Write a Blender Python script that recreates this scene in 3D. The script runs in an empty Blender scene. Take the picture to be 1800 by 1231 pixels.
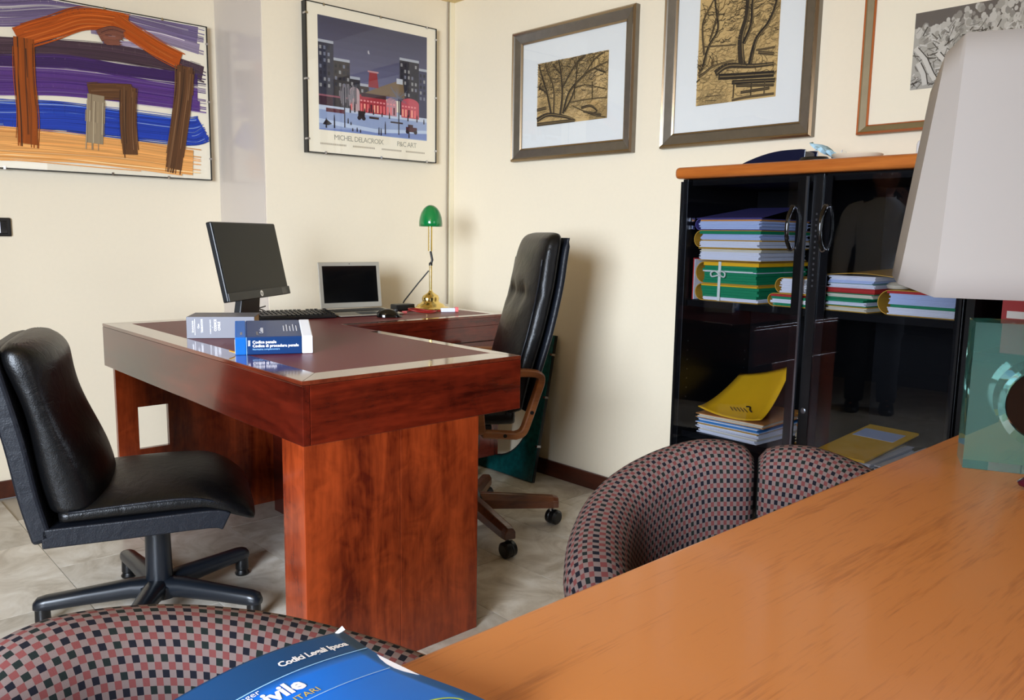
import bpy, bmesh, math, random
from mathutils import Vector, Matrix, Euler
random.seed(7)
S = bpy.context.scene
COL = S.collection
R = math.radians

# ------------------------------------------------------------------ camera
CAM_LOC = Vector((0, 0, 1.136))
yaw, pitch, roll = 0.82766, 0.140085, -0.015849
fwd = Vector((math.cos(yaw)*math.cos(pitch), math.sin(yaw)*math.cos(pitch), -math.sin(pitch)))
rt0 = Vector((math.sin(yaw), -math.cos(yaw), 0)); dn0 = fwd.cross(rt0)
rt = math.cos(roll)*rt0 + math.sin(roll)*dn0
dn = -math.sin(roll)*rt0 + math.cos(roll)*dn0
cam = bpy.data.cameras.new('camera'); co = bpy.data.objects.new('camera', cam); COL.objects.link(co)
cam.sensor_fit = 'HORIZONTAL'; cam.sensor_width = 36; cam.lens = 1429.8/1800*36; cam.clip_start = 0.02
m = Matrix((rt, -dn, -fwd)).transposed().to_4x4(); m.translation = CAM_LOC; co.matrix_world = m
S.camera = co

# ------------------------------------------------------------------ light
def lin(c):
    return tuple(((v/255)/12.92 if v/255 <= 0.04045 else ((v/255+0.055)/1.055)**2.4) for v in c)
w = bpy.data.worlds.new('world'); S.world = w; w.use_nodes = True
w.node_tree.nodes['Background'].inputs[0].default_value = (0.75, 0.85, 1.0, 1)
w.node_tree.nodes['Background'].inputs[1].default_value = 0.25
def area(name, loc, target, sx, sy, power, color, spread=180):
    l = bpy.data.lights.new(name, 'AREA'); l.shape = 'RECTANGLE'; l.size = sx; l.size_y = sy
    l.energy = power; l.color = color; l.spread = R(spread)
    o = bpy.data.objects.new(name, l); COL.objects.link(o); o.location = loc
    o.rotation_euler = (Vector(target)-Vector(loc)).to_track_quat('-Z', 'Y').to_euler(); return o
# daylight entering through the two windows of the room
area('daylight_side_window', (-2.36, 0.35, 1.45), (2.7, 3.9, 0.10), 2.5, 1.25, 150, (0.755, 0.855, 1.0), 82)
area('daylight_back_window', (1.55, -1.74, 1.5), (0.9, 3.4, 0.7), 1.3, 1.3, 8, (0.92, 0.94, 1.0), 120)
# unseen warm fill light, added above the frame to yellow the upper walls
pl = bpy.data.lights.new('warm_fill', 'POINT'); pl.energy = 8; pl.color = (1.0, 0.66, 0.28); pl.shadow_soft_size = 0.11
plo = bpy.data.objects.new('warm_fill', pl); COL.objects.link(plo); plo.location = (0.2, 1.0, 1.98)
S.view_settings.view_transform = 'Standard'; S.view_settings.look = 'None'
S.view_settings.exposure = -0.04; S.view_settings.gamma = 1.0; S.view_settings.use_curve_mapping = False

# ------------------------------------------------------------------ materials
MATS = {}
def newmat(name):
    m = bpy.data.materials.new(name); m.use_nodes = True; MATS[name] = m
    return m, m.node_tree.nodes, m.node_tree.links, m.node_tree.nodes['Principled BSDF']
def plain(name, c, rough=0.5, metal=0.0, spec=0.5, coat=0.0, bump=0.0, bscale=200, var=0.0, sheen=0.0):
    m, N, L, b = newmat(name)
    b.inputs['Base Color'].default_value = (*lin(c), 1); b.inputs['Roughness'].default_value = rough
    b.inputs['Metallic'].default_value = metal; b.inputs['Specular IOR Level'].default_value = spec
    b.inputs['Coat Weight'].default_value = coat; b.inputs['Coat Roughness'].default_value = 0.08
    if var or bump:
        tc = N.new('ShaderNodeTexCoord'); n = N.new('ShaderNodeTexNoise'); n.inputs['Scale'].default_value = bscale
        n.inputs['Detail'].default_value = 4; L.new(tc.outputs['Object'], n.inputs['Vector'])
        if var:
            r = N.new('ShaderNodeMix'); r.data_type = 'RGBA'
            r.inputs[6].default_value = (*[v*(1-var) for v in lin(c)], 1); r.inputs[7].default_value = (*[min(1, v*(1+var)) for v in lin(c)], 1)
            L.new(n.outputs['Fac'], r.inputs[0]); L.new(r.outputs[2], b.inputs['Base Color'])
        if bump:
            bp = N.new('ShaderNodeBump'); bp.inputs['Strength'].default_value = bump; bp.inputs['Distance'].default_value = 0.002
            L.new(n.outputs['Fac'], bp.inputs['Height']); L.new(bp.outputs['Normal'], b.inputs['Normal'])
    return m
def wood(name, c1, c2, axis='x', scale=6.0, stretch=9.0, rough=0.25, coat=0.3, dist=1.2, fine=0.35, figure=0.0):
    """streaky wood, grain along one object axis"""
    m, N, L, b = newmat(name)
    tc = N.new('ShaderNodeTexCoord'); mp = N.new('ShaderNodeMapping'); L.new(tc.outputs['Object'], mp.inputs['Vector'])
    sc = [stretch]*3; sc['xyz'.index(axis)] = 1.0; mp.inputs['Scale'].default_value = sc
    n1 = N.new('ShaderNodeTexNoise'); n1.inputs['Scale'].default_value = scale/3; n1.inputs['Detail'].default_value = 8
    n1.inputs['Distortion'].default_value = dist; L.new(mp.outputs['Vector'], n1.inputs['Vector'])
    n2 = N.new('ShaderNodeTexNoise'); n2.inputs['Scale'].default_value = scale*3; n2.inputs['Detail'].default_value = 6
    L.new(mp.outputs['Vector'], n2.inputs['Vector'])
    ad = N.new('ShaderNodeMath'); ad.operation = 'MULTIPLY_ADD'; ad.inputs[1].default_value = fine
    L.new(n2.outputs['Fac'], ad.inputs[0]); L.new(n1.outputs['Fac'], ad.inputs[2]); fac = ad.outputs[0]
    if figure:
        n3 = N.new('ShaderNodeTexNoise'); n3.inputs['Scale'].default_value = 11; n3.inputs['Distortion'].default_value = 2.0
        L.new(tc.outputs['Object'], n3.inputs['Vector'])
        a2 = N.new('ShaderNodeMath'); a2.operation = 'MULTIPLY_ADD'; a2.inputs[1].default_value = figure
        L.new(n3.outputs['Fac'], a2.inputs[0]); L.new(fac, a2.inputs[2])
        a3 = N.new('ShaderNodeMath'); a3.operation = 'SUBTRACT'; a3.inputs[1].default_value = figure*0.5
        L.new(a2.outputs[0], a3.inputs[0]); fac = a3.outputs[0]
    cr = N.new('ShaderNodeValToRGB'); L.new(fac, cr.inputs['Fac'])
    cr.color_ramp.elements[0].position = 0.42; cr.color_ramp.elements[0].color = (*lin(c1), 1)
    cr.color_ramp.elements[1].position = 0.86; cr.color_ramp.elements[1].color = (*lin(c2), 1)
    L.new(cr.outputs['Color'], b.inputs['Base Color'])
    b.inputs['Roughness'].default_value = rough; b.inputs['Coat Weight'].default_value = coat; b.inputs['Coat Roughness'].default_value = 0.1
    bp = N.new('ShaderNodeBump'); bp.inputs['Strength'].default_value = 0.04; bp.inputs['Distance'].default_value = 0.001
    L.new(fac, bp.inputs['Height']); L.new(bp.outputs['Normal'], b.inputs['Normal'])
    return m
def leather(name, c, rough=0.38):
    m, N, L, b = newmat(name)
    b.inputs['Base Color'].default_value = (*lin(c), 1); b.inputs['Roughness'].default_value = rough; b.inputs['Specular IOR Level'].default_value = 0.32
    tc = N.new('ShaderNodeTexCoord'); v = N.new('ShaderNodeTexVoronoi'); v.inputs['Scale'].default_value = 260
    n = N.new('ShaderNodeTexNoise'); n.inputs['Scale'].default_value = 16; n.inputs['Detail'].default_value = 5; n.inputs['Distortion'].default_value = 1.5
    L.new(tc.outputs['Object'], v.inputs['Vector']); L.new(tc.outputs['Object'], n.inputs['Vector'])
    ad = N.new('ShaderNodeMath'); ad.operation = 'MULTIPLY_ADD'; ad.inputs[1].default_value = 0.12
    L.new(v.outputs['Distance'], ad.inputs[0]); L.new(n.outputs['Fac'], ad.inputs[2])
    bp = N.new('ShaderNodeBump'); bp.inputs['Strength'].default_value = 0.35; bp.inputs['Distance'].default_value = 0.006
    L.new(ad.outputs[0], bp.inputs['Height']); L.new(bp.outputs['Normal'], b.inputs['Normal'])
    return m
def thin_glass(name, tint=(255, 255, 255), refl=1.0, rough=0.0):
    m, N, L, b = newmat(name); N.remove(b)
    t = N.new('ShaderNodeBsdfTransparent'); t.inputs[0].default_value = (*lin(tint), 1)
    g = N.new('ShaderNodeBsdfGlossy'); g.inputs['Roughness'].default_value = rough
    # Schlick reflectance of a thin pane, the same from either side
    ge = N.new('ShaderNodeNewGeometry'); dt = N.new('ShaderNodeVectorMath'); dt.operation = 'DOT_PRODUCT'
    L.new(ge.outputs['Normal'], dt.inputs[0]); L.new(ge.outputs['Incoming'], dt.inputs[1])
    def mth(op, a, b=None):
        k = N.new('ShaderNodeMath'); k.operation = op; k.use_clamp = op == 'SUBTRACT'
        for i, v in enumerate((a, b)):
            if v is None: continue
            if isinstance(v, (int, float)): k.inputs[i].default_value = v
            else: L.new(v, k.inputs[i])
        return k.outputs[0]
    sch = mth('POWER', mth('SUBTRACT', 1.0, mth('ABSOLUTE', dt.outputs['Value'])), 5.0)
    mu = N.new('ShaderNodeMath'); mu.operation = 'MULTIPLY'; mu.inputs[1].default_value = refl
    L.new(mth('ADD', mth('MULTIPLY', sch, 0.96), 0.04), mu.inputs[0])
    mx = N.new('ShaderNodeMixShader'); L.new(mu.outputs[0], mx.inputs[0]); L.new(t.outputs[0], mx.inputs[1]); L.new(g.outputs[0], mx.inputs[2])
    L.new(mx.outputs[0], N['Material Output'].inputs[0]); return m
def printed(name, rough=0.5, spec=0.3):
    m, N, L, b = newmat(name); a = N.new('ShaderNodeAttribute'); a.attribute_name = 'Col'
    L.new(a.outputs['Color'], b.inputs['Base Color']); b.inputs['Roughness'].default_value = rough
    b.inputs['Specular IOR Level'].default_value = spec; return m

plain('wall_paint', (240, 227, 201), 0.55, bump=0.05, bscale=60, var=0.02)
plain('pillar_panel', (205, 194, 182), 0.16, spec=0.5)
plain('ceiling_paint', (232, 208, 150), 0.8)
plain('white_trim', (240, 228, 196), 0.5)
wood('mahogany', (44, 9, 5), (92, 26, 13), 'y', 5, 7, 0.16, 0.5, figure=0.2)
wood('mahogany_cross', (48, 10, 5), (106, 32, 15), 'x', 5, 7, 0.16, 0.5, figure=0.22)
wood('mahogany_panel', (72, 17, 6), (146, 58, 24), 'z', 4, 7, 0.22, 0.3, figure=0.32)
wood('mahogany_border', (74, 26, 14), (110, 46, 26), 'y', 6, 8, 0.08, 0.8)
plain('leather_inlay', (108, 40, 44), 0.42, spec=0.25, bump=0.04, bscale=400)
wood('cherry_table', (150, 84, 38), (202, 128, 66), 'x', 7, 14, 0.36, 0.2, dist=0.35, fine=0.8)
wood('cherry_top', (150, 76, 26), (190, 110, 44), 'y', 5, 8, 0.3, 0.3)
wood('baseboard_wood', (52, 22, 12), (82, 36, 20), 'y', 6, 8, 0.35, 0.1)
wood('arm_wood', (104, 58, 30), (164, 104, 60), 'x', 8, 6, 0.3, 0.3)
wood('base_wood', (66, 32, 16), (120, 66, 36), 'x', 8, 6, 0.28, 0.4)
plain('cabinet_black', (10, 10, 12), 0.35, spec=0.3)
plain('cabinet_inner', (8, 8, 10), 0.5, spec=0.15)
plain('aluminium', (120, 124, 132), 0.3, metal=1.0)
plain('chrome', (200, 200, 205), 0.15, metal=1.0)
plain('black_plastic', (14, 14, 15), 0.35)
plain('black_gloss', (8, 8, 9), 0.08, spec=0.6)
plain('screen_dark', (22, 22, 18), 0.38, spec=0.3)
plain('base_black', (20, 24, 30), 0.32, spec=0.5)
leather('leather_black', (8, 8, 9), 0.36)
leather('leather_shell', (18, 21, 28), 0.42)
plain('silver_laptop', (196, 192, 180), 0.35, metal=0.6)
plain('brass', (228, 200, 124), 0.18, metal=1.0)
plain('green_glass', (6, 120, 58), 0.15, coat=0.6)
plain('marble_green', (12, 74, 74), 0.25, bscale=40, var=0.75)
plain('paper_white', (232, 232, 238), 0.7)
plain('paper_cream', (226, 216, 190), 0.7)
plain('paper_blue', (190, 204, 236), 0.7)
plain('page_edge', (206, 176, 128), 0.8)
plain('folder_yellow', (246, 186, 20), 0.6, var=0.08, bscale=30)
plain('folder_ochre', (206, 156, 50), 0.6, var=0.08, bscale=30)
plain('folder_green', (8, 132, 84), 0.6)
plain('folder_red', (186, 40, 36), 0.6)
plain('folder_blue', (60, 140, 200), 0.6)
plain('folder_purple', (84, 76, 140), 0.6)
plain('folder_orange', (222, 150, 76), 0.6)
plain('ribbon_white', (222, 226, 214), 0.7)
plain('book_grey', (120, 120, 128), 0.5)
plain('book_navy', (8, 50, 98), 0.25, coat=0.3)
plain('book_blue', (12, 96, 178), 0.25, coat=0.3)
plain('book_bright', (0, 116, 230), 0.45, spec=0.3)
plain('book_dark', (4, 66, 116), 0.45, spec=0.3)
plain('book_white', (236, 238, 244), 0.35)
plain('ink_white', (240, 240, 244), 0.6)
plain('ink_grey', (150, 146, 130), 0.7)
plain('ink_tan', (166, 152, 130), 0.7)
plain('ink_yellow', (222, 190, 60), 0.6)
plain('ink_lime', (196, 228, 60), 0.6)
plain('ink_lightblue', (150, 205, 250), 0.6)
plain('ink_black', (24, 20, 18), 0.7)
plain('frame_silver', (122, 114, 102), 0.34, metal=0.65, bscale=30, var=0.18)
plain('frame_edge', (150, 130, 104), 0.22, metal=0.85)
plain('frame_olive', (128, 112, 78), 0.45, metal=0.2, bscale=30, var=0.15)
plain('frame_copper', (176, 94, 40), 0.4, metal=0.3)
plain('mat_white', (226, 228, 226), 0.85)
plain('mat_cream', (246, 236, 212), 0.85)
plain('navy_plastic', (16, 20, 44), 0.25)
plain('mask_blue', (176, 212, 228), 0.8)
plain('dish_cream', (238, 226, 200), 0.35)
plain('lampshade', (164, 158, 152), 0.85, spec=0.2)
plain('binder_red', (170, 50, 56), 0.5)
plain('red_cable', (150, 22, 18), 0.4)
plain('pink_plastic', (240, 120, 120), 0.5)
plain('purple_glass', (70, 14, 34), 0.15)
plain('curtain_white', (240, 238, 228), 0.9)
plain('grout', (176, 166, 150), 0.8)
printed('print_ink'); thin_glass('picture_glass', refl=0.8); thin_glass('door_glass', (236, 238, 242), 0.8)
# translucent pane in the window openings
m, N, L, b = newmat('window_pane'); b.inputs['Base Color'].default_value = (0.9, 0.95, 1, 1); b.inputs['Roughness'].default_value = 0.4
# lamp block: green-tinted solid glass
m, N, L, b = newmat('block_glass')
b.inputs['Base Color'].default_value = (*lin((170, 232, 218)), 1); b.inputs['Roughness'].default_value = 0.02
b.inputs['Transmission Weight'].default_value = 0.91; b.inputs['IOR'].default_value = 1.42
# marble floor tiles
def marble(name):
    m, N, L, b = newmat(name)
    tc = N.new('ShaderNodeTexCoord'); oi = N.new('ShaderNodeObjectInfo')
    ad = N.new('ShaderNodeVectorMath'); ad.operation = 'MULTIPLY_ADD'; ad.inputs[1].default_value = (9, 17, 5)
    L.new(oi.outputs['Random'], ad.inputs[0]); L.new(tc.outputs['Object'], ad.inputs[2])
    n = N.new('ShaderNodeTexNoise'); n.inputs['Scale'].default_value = 6; n.inputs['Detail'].default_value = 9; n.inputs['Roughness'].default_value = 0.62; n.inputs['Distortion'].default_value = 1.4
    L.new(ad.outputs[0], n.inputs['Vector'])
    cr = N.new('ShaderNodeValToRGB'); L.new(n.outputs['Fac'], cr.inputs['Fac']); e = cr.color_ramp.elements
    e[0].position = 0.3; e[0].color = (*lin((170, 157, 138)), 1); e[1].position = 0.7; e[1].color = (*lin((230, 224, 212)), 1)
    x = e.new(0.5); x.color = (*lin((206, 196, 180)), 1)
    hs = N.new('ShaderNodeHueSaturation'); L.new(cr.outputs[0], hs.inputs['Color'])
    mr = N.new('ShaderNodeMapRange'); mr.inputs[3].default_value = 0.84; mr.inputs[4].default_value = 1.08
    L.new(oi.outputs['Random'], mr.inputs[0]); L.new(mr.outputs[0], hs.inputs['Value'])
    L.new(hs.outputs[0], b.inputs['Base Color']); b.inputs['Roughness'].default_value = 0.28
marble('marble_tile')
# checked upholstery; UVs are metres
def checks(name, cell):
    m, N, L, b = newmat(name)
    uv = N.new('ShaderNodeUVMap'); sc = N.new('ShaderNodeVectorMath'); sc.operation = 'SCALE'; sc.inputs['Scale'].default_value = 1/cell
    L.new(uv.outputs[0], sc.inputs[0]); fl = N.new('ShaderNodeVectorMath'); fl.operation = 'FLOOR'; L.new(sc.outputs[0], fl.inputs[0])
    sp = N.new('ShaderNodeSeparateXYZ'); L.new(fl.outputs[0], sp.inputs[0])
    def mod2(o):
        k = N.new('ShaderNodeMath'); k.operation = 'FLOORED_MODULO'; k.inputs[1].default_value = 2; L.new(o, k.inputs[0]); return k.outputs[0]
    a, c = mod2(sp.outputs[0]), mod2(sp.outputs[1])
    same = N.new('ShaderNodeMath'); same.operation = 'COMPARE'; same.inputs[2].default_value = 0.1; L.new(a, same.inputs[0]); L.new(c, same.inputs[1])
    wn = N.new('ShaderNodeTexWhiteNoise'); wn.noise_dimensions = '2D'; L.new(fl.outputs[0], wn.inputs['Vector'])
    cr = N.new('ShaderNodeValToRGB'); cr.color_ramp.interpolation = 'CONSTANT'; L.new(wn.outputs['Value'], cr.inputs['Fac'])
    e = cr.color_ramp.elements; e[0].color = (*lin((20, 21, 30)), 1); e[1].position = 0.6; e[1].color = (*lin((24, 32, 30)), 1)
    m1 = N.new('ShaderNodeMix'); m1.data_type = 'RGBA'; L.new(a, m1.inputs[0]); L.new(cr.outputs[0], m1.inputs[6]); m1.inputs[7].default_value = (*lin((112, 60, 58)), 1)
    m2 = N.new('ShaderNodeMix'); m2.data_type = 'RGBA'; L.new(same.outputs[0], m2.inputs[0]); m2.inputs[6].default_value = (*lin((116, 100, 96)), 1); L.new(m1.outputs[2], m2.inputs[7])
    L.new(m2.outputs[2], b.inputs['Base Color']); b.inputs['Roughness'].default_value = 0.9; b.inputs['Specular IOR Level'].default_value = 0.2
    n = N.new('ShaderNodeTexNoise'); n.inputs['Scale'].default_value = 900; bp = N.new('ShaderNodeBump'); bp.inputs['Strength'].default_value = 0.3; bp.inputs['Distance'].default_value = 0.001
    L.new(uv.outputs[0], n.inputs['Vector']); L.new(n.outputs['Fac'], bp.inputs['Height']); L.new(bp.outputs[0], b.inputs['Normal'])
checks('check_fabric', 0.0086)

# ------------------------------------------------------------------ mesh helpers
class MB:
    def __init__(s): s.v = []; s.f = []; s.uv = []; s.hasuv = False
    def face(s, idx, uv=None):
        s.f.append(tuple(idx)); s.uv.append(uv); s.hasuv |= uv is not None
    def box(s, x0, x1, y0, y1, z0, z1, M=None):
        b = len(s.v); P = [Vector((x, y, z)) for z in (z0, z1) for y in (y0, y1) for x in (x0, x1)]
        s.v += [M @ p if M else p for p in P]
        for q in ((0,2,3,1),(4,5,7,6),(0,1,5,4),(2,6,7,3),(0,4,6,2),(1,3,7,5)): s.face([b+i for i in q])
        return s
    def hexa(s, pts):
        b = len(s.v); s.v += [Vector(p) for p in pts]      # same order as box: z0(y0 x0,x1; y1 x0,x1) z1
        for q in ((0,2,3,1),(4,5,7,6),(0,1,5,4),(2,6,7,3),(0,4,6,2),(1,3,7,5)): s.face([b+i for i in q])
        return s
    def loft(s, secs, closed=True, cap=True, loop=False, uoff=0.0):
        b = len(s.v); n = len(secs[0]); secs = [[Vector(p) for p in q] for q in secs]
        for q in secs: s.v += q
        u = [uoff]
        for i in range(1, len(secs)):
            u.append(u[-1] + sum((secs[i][k]-secs[i-1][k]).length for k in range(n))/n)
        mid = secs[len(secs)//2]; vv = [0.0]
        for k in range(n): vv.append(vv[-1] + (mid[(k+1) % n]-mid[k]).length)
        rows = len(secs) if loop else len(secs)-1
        for i in range(rows):
            j = (i+1) % len(secs)
            for k in range(n if closed else n-1):
                l = (k+1) % n
                s.face((b+i*n+k, b+i*n+l, b+j*n+l, b+j*n+k), ((u[i], vv[k]), (u[i], vv[k+1]), (u[j], vv[k+1]), (u[j], vv[k])))
        if cap and not loop:
            s.face([b+k for k in range(n)][::-1]); s.face([b+(len(secs)-1)*n+k for k in range(n)])
        return s
    def tube(s, path, r, n=8, cap=True):
        path = [Vector(p) for p in path]; secs = []; up = None
        for i, p in enumerate(path):
            t = (path[min(i+1, len(path)-1)]-path[max(i-1, 0)]).normalized()
            if up is None:
                up = Vector((0, 0, 1)) if abs(t.z) < 0.9 else Vector((1, 0, 0))
            a = (up - t*up.dot(t)).normalized(); c = t.cross(a); up = a
            rr = r[i] if isinstance(r, (list, tuple)) else r
            secs.append([p + rr*(math.cos(2*math.pi*k/n)*a + math.sin(2*math.pi*k/n)*c) for k in range(n)])
        return s.loft(secs, True, cap)
    def lathe(s, prof, c=(0, 0, 0), n=24, sx=1.0, sy=1.0):
        c = Vector(c)
        secs = [[c+Vector((r*sx*math.cos(2*math.pi*k/n), r*sy*math.sin(2*math.pi*k/n), z)) for k in range(n)] for r, z in prof]
        return s.loft(secs)
    def prism(s, poly, y0, y1, plane='xz'):
        def mk(a, c, d): return {'xz': (a, d, c), 'xy': (a, c, d), 'yz': (d, a, c)}[plane]
        b = len(s.v); n = len(poly)
        s.v += [Vector(mk(a, c, y0)) for a, c in poly] + [Vector(mk(a, c, y1)) for a, c in poly]
        s.face(list(range(b, b+n))); s.face(list(range(b+n, b+2*n))[::-1])
        for k in range(n): s.face((b+k, b+n+k, b+n+(k+1) % n, b+(k+1) % n))
        return s
    def strip(s, path, w, t, y=0.0):
        """flat bar following a path in the x-z plane, w wide along y, t thick"""
        P = [Vector((a, 0, c)) for a, c in path]; secs = []
        for i, p in enumerate(P):
            d1 = (P[i]-P[i-1]).normalized() if i else (P[1]-P[0]).normalized()
            d2 = (P[i+1]-P[i]).normalized() if i < len(P)-1 else d1
            n1 = Vector((-d1.z, 0, d1.x)); n2 = Vector((-d2.z, 0, d2.x)); nn = (n1+n2).normalized()
            k = t/2/max(0.5, nn.dot(n1)); ww = w[i] if isinstance(w, list) else w
            secs.append([p+nn*k+Vector((0, y-ww/2, 0)), p+nn*k+Vector((0, y+ww/2, 0)), p-nn*k+Vector((0, y+ww/2, 0)), p-nn*k+Vector((0, y-ww/2, 0))])
        return s.loft(secs)
    def build(s, name, mat, parent=None, bevel=0.0, seg=2, smooth=None, sub=0, solid=0.0, world=False, M=None, bang=30):
        o0 = Vector((0, 0, 0))
        if world and parent is not None:
            p = parent
            while p is not None: o0 = o0 + p.location; p = p.parent
        me = bpy.data.meshes.new(name)
        me.from_pydata([tuple((M @ v if M else v)-o0) for v in s.v], [], s.f)
        if s.hasuv:
            ul = me.uv_layers.new(name='UVMap'); i = 0
            for f, u in zip(s.f, s.uv):
                for k in range(len(f)):
                    ul.data[i].uv = u[k] if u else (0, 0); i += 1
        bm = bmesh.new(); bm.from_mesh(me); bmesh.ops.recalc_face_normals(bm, faces=bm.faces); bm.to_mesh(me); bm.free()
        if smooth is not None:
            me.polygons.foreach_set('use_smooth', [True]*len(me.polygons)); me.set_sharp_from_angle(angle=R(smooth))
        for x in (mat if isinstance(mat, (list, tuple)) else [mat]): me.materials.append(MATS[x])
        o = bpy.data.objects.new(name, me); COL.objects.link(o); o.parent = parent
        if solid: d = o.modifiers.new('solid', 'SOLIDIFY'); d.thickness = solid; d.offset = 0
        if bevel: d = o.modifiers.new('bevel', 'BEVEL'); d.width = bevel; d.segments = seg; d.limit_method = 'ANGLE'; d.angle_limit = R(bang)
        if sub: d = o.modifiers.new('sub', 'SUBSURF'); d.levels = sub; d.render_levels = sub
        return o
def tag(o, label, cat, group=None):
    o['label'] = label; o['category'] = cat
    if group: o['group'] = group
    return o
def thing(name, label, cat, loc=(0, 0, 0), rz=0.0, group=None):
    o = bpy.data.objects.new(name, None); COL.objects.link(o); o.location = loc; o.rotation_euler = (0, 0, rz)
    o.empty_display_size = 0.05; return tag(o, label, cat, group)
def struct(o): o['kind'] = 'structure'; return o
def text_mesh(body, size, M, mat, parent, name='lettering', align='LEFT', bold=0.0, spacing=1.0):
    cu = bpy.data.curves.new(name, 'FONT'); cu.body = body; cu.size = size; cu.align_x = align; cu.offset = bold; cu.space_character = spacing
    cu.resolution_u = 2
    t = bpy.data.objects.new('tmp', cu); COL.objects.link(t)
    me = bpy.data.meshes.new_from_object(t.evaluated_get(bpy.context.evaluated_depsgraph_get()))
    bpy.data.objects.remove(t); me.transform(M); me.materials.clear(); me.materials.append(MATS[mat]); me.name = name
    o = bpy.data.objects.new(name, me); COL.objects.link(o); o.parent = parent; return o
def frameM(o, x, y):
    x = Vector(x).normalized(); y = Vector(y).normalized(); z = x.cross(y)
    m = Matrix((x, y, z)).transposed().to_4x4(); m.translation = Vector(o); return m
class Print:
    """flat ink on a sheet: quads and ribbons in local x-z, facing -y, with a colour per stroke"""
    def __init__(s, y): s.v = []; s.f = []; s.c = []; s.y = y; s.k = 0; s.clip = None
    def poly(s, pts, c):
        if s.clip:
            x0, x1, z0, z1 = s.clip; pts = [(min(max(a, x0), x1), min(max(b, z0), z1)) for a, b in pts]
        y = s.y - s.k*1.2e-6; s.k += 1; b = len(s.v)
        s.v += [(a, y, z) for a, z in pts]; s.f.append(tuple(range(b, b+len(pts)))); s.c.append(lin(c))
    def rect(s, x0, x1, z0, z1, c): s.poly([(x0, z0), (x1, z0), (x1, z1), (x0, z1)], c)
    def line(s, pts, w, c, taper=False):
        n = len(pts)
        for i in range(n-1):
            (a, b), (d, e) = pts[i], pts[i+1]; L = math.hypot(d-a, e-b) or 1e-6; nx, nz = -(e-b)/L, (d-a)/L
            w0 = w*(1-0.6*i/n) if taper else w; w1 = w*(1-0.6*(i+1)/n) if taper else w
            s.poly([(a+nx*w0/2, b+nz*w0/2), (a-nx*w0/2, b-nz*w0/2), (d-nx*w1/2, e-nz*w1/2), (d+nx*w1/2, e+nz*w1/2)], c)
    def brush(s, pts, w, cols, n=9):
        pts = spline(pts, 6); n = max(14, int(w/0.0028))
        s.line(pts[:-1], w*0.90, cols[0])
        for k in range(n):
            off = (k/(n-1)-0.5)*w*1.04; q = []; ph = random.uniform(0, 6)
            for i, (a, b) in enumerate(pts):
                (c0, d0), (c1, d1) = pts[max(i-1, 0)], pts[min(i+1, len(pts)-1)]; L = math.hypot(c1-c0, d1-d0) or 1
                o2 = off+w*0.03*math.sin(ph+i*0.35); q.append((a-(d1-d0)/L*o2, b+(c1-c0)/L*o2))
            i0 = random.randint(0, 2); i1 = len(q)-random.randint(0, 3)
            c = cols[0] if random.random() < 0.62 else random.choice(cols); f = random.uniform(0.86, 1.14)
            if random.random() < 0.3:
                m_ = random.randint(i0+2, max(i0+3, i1-2)); (i0, i1) = (i0, m_) if random.random() < .5 else (m_, i1)
            s.line(q[i0:i1], w/n*random.uniform(0.6, 1.7), tuple(min(255, v*f) for v in c))
    def build(s, parent, name='artwork'):
        me = bpy.data.meshes.new(name); me.from_pydata(s.v, [], s.f)
        ca = me.color_attributes.new('Col', 'FLOAT_COLOR', 'CORNER'); i = 0
        for f, c in zip(s.f, s.c):
            for _ in f: ca.data[i].color = (*c, 1); i += 1
        me.materials.append(MATS['print_ink']); o = bpy.data.objects.new(name, me); COL.objects.link(o); o.parent = parent; return o
def spline(pts, k):
    out = []
    for i in range(len(pts)-1):
        p = [pts[max(i-1, 0)], pts[i], pts[i+1], pts[min(i+2, len(pts)-1)]]
        for j in range(k):
            t = j/k
            out.append(tuple(0.5*(2*p[1][d]+(p[2][d]-p[0][d])*t+(2*p[0][d]-5*p[1][d]+4*p[2][d]-p[3][d])*t*t+(3*p[1][d]-p[0][d]-3*p[2][d]+p[3][d])*t**3) for d in range(len(pts[0]))))
    out.append(tuple(pts[-1])); return out
def sup(n, a, b, p):
    """superellipse loop of n points, half sizes a, b, exponent p"""
    o = []
    for k in range(n):
        t = 2*math.pi*k/n; c, s_ = math.cos(t), math.sin(t)
        o.append((a*math.copysign(abs(c)**(2/p), c), b*math.copysign(abs(s_)**(2/p), s_)))
    return o

# ------------------------------------------------------------------ the room
XW, YW, YR, ZC = 2.70, 3.42, 3.899, 2.30
XL, YB = -2.40, -1.80
XP = 1.660                                   # where the left wall steps forward
fl = struct(MB().box(XL, XW, YB, YR, -0.05, -0.006).build('floor', 'grout'))
tm = MB().box(-0.149, 0.149, -0.299, 0.299, -0.006, 0.0).build('tile', 'marble_tile', fl)
tiles = 0
for i in range(-15, 4):
    x0 = 1.85+0.3*i
    for j in range(-8, 5):
        y0 = 2.05+0.6*j + (0.3 if i % 2 == 0 else 0.0)
        cx, cy = x0+0.15, y0+0.3
        if not (XL+0.15 < cx < XW-0.05 and YB+0.3 < cy < YR-0.2): continue
        o = tm if tiles == 0 else tm.copy()
        if tiles: COL.objects.link(o); o.parent = fl
        o.location = (cx, cy, 0); tiles += 1
struct(MB().box(XL-0.1, XW+0.1, YB-0.1, YR+0.1, ZC, ZC+0.08).build('ceiling', 'ceiling_paint'))
wl = struct(MB().box(XL-0.1, XP+0.05, YR, YR+0.1, 0, ZC).box(XP, XW+0.1, YW, YR+0.1, 0, ZC).build('wall_left', 'wall_paint'))
struct(MB().box(XW, XW+0.1, YB-0.1, YW+0.02, 0, ZC).build('wall_right', 'wall_paint'))
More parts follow.
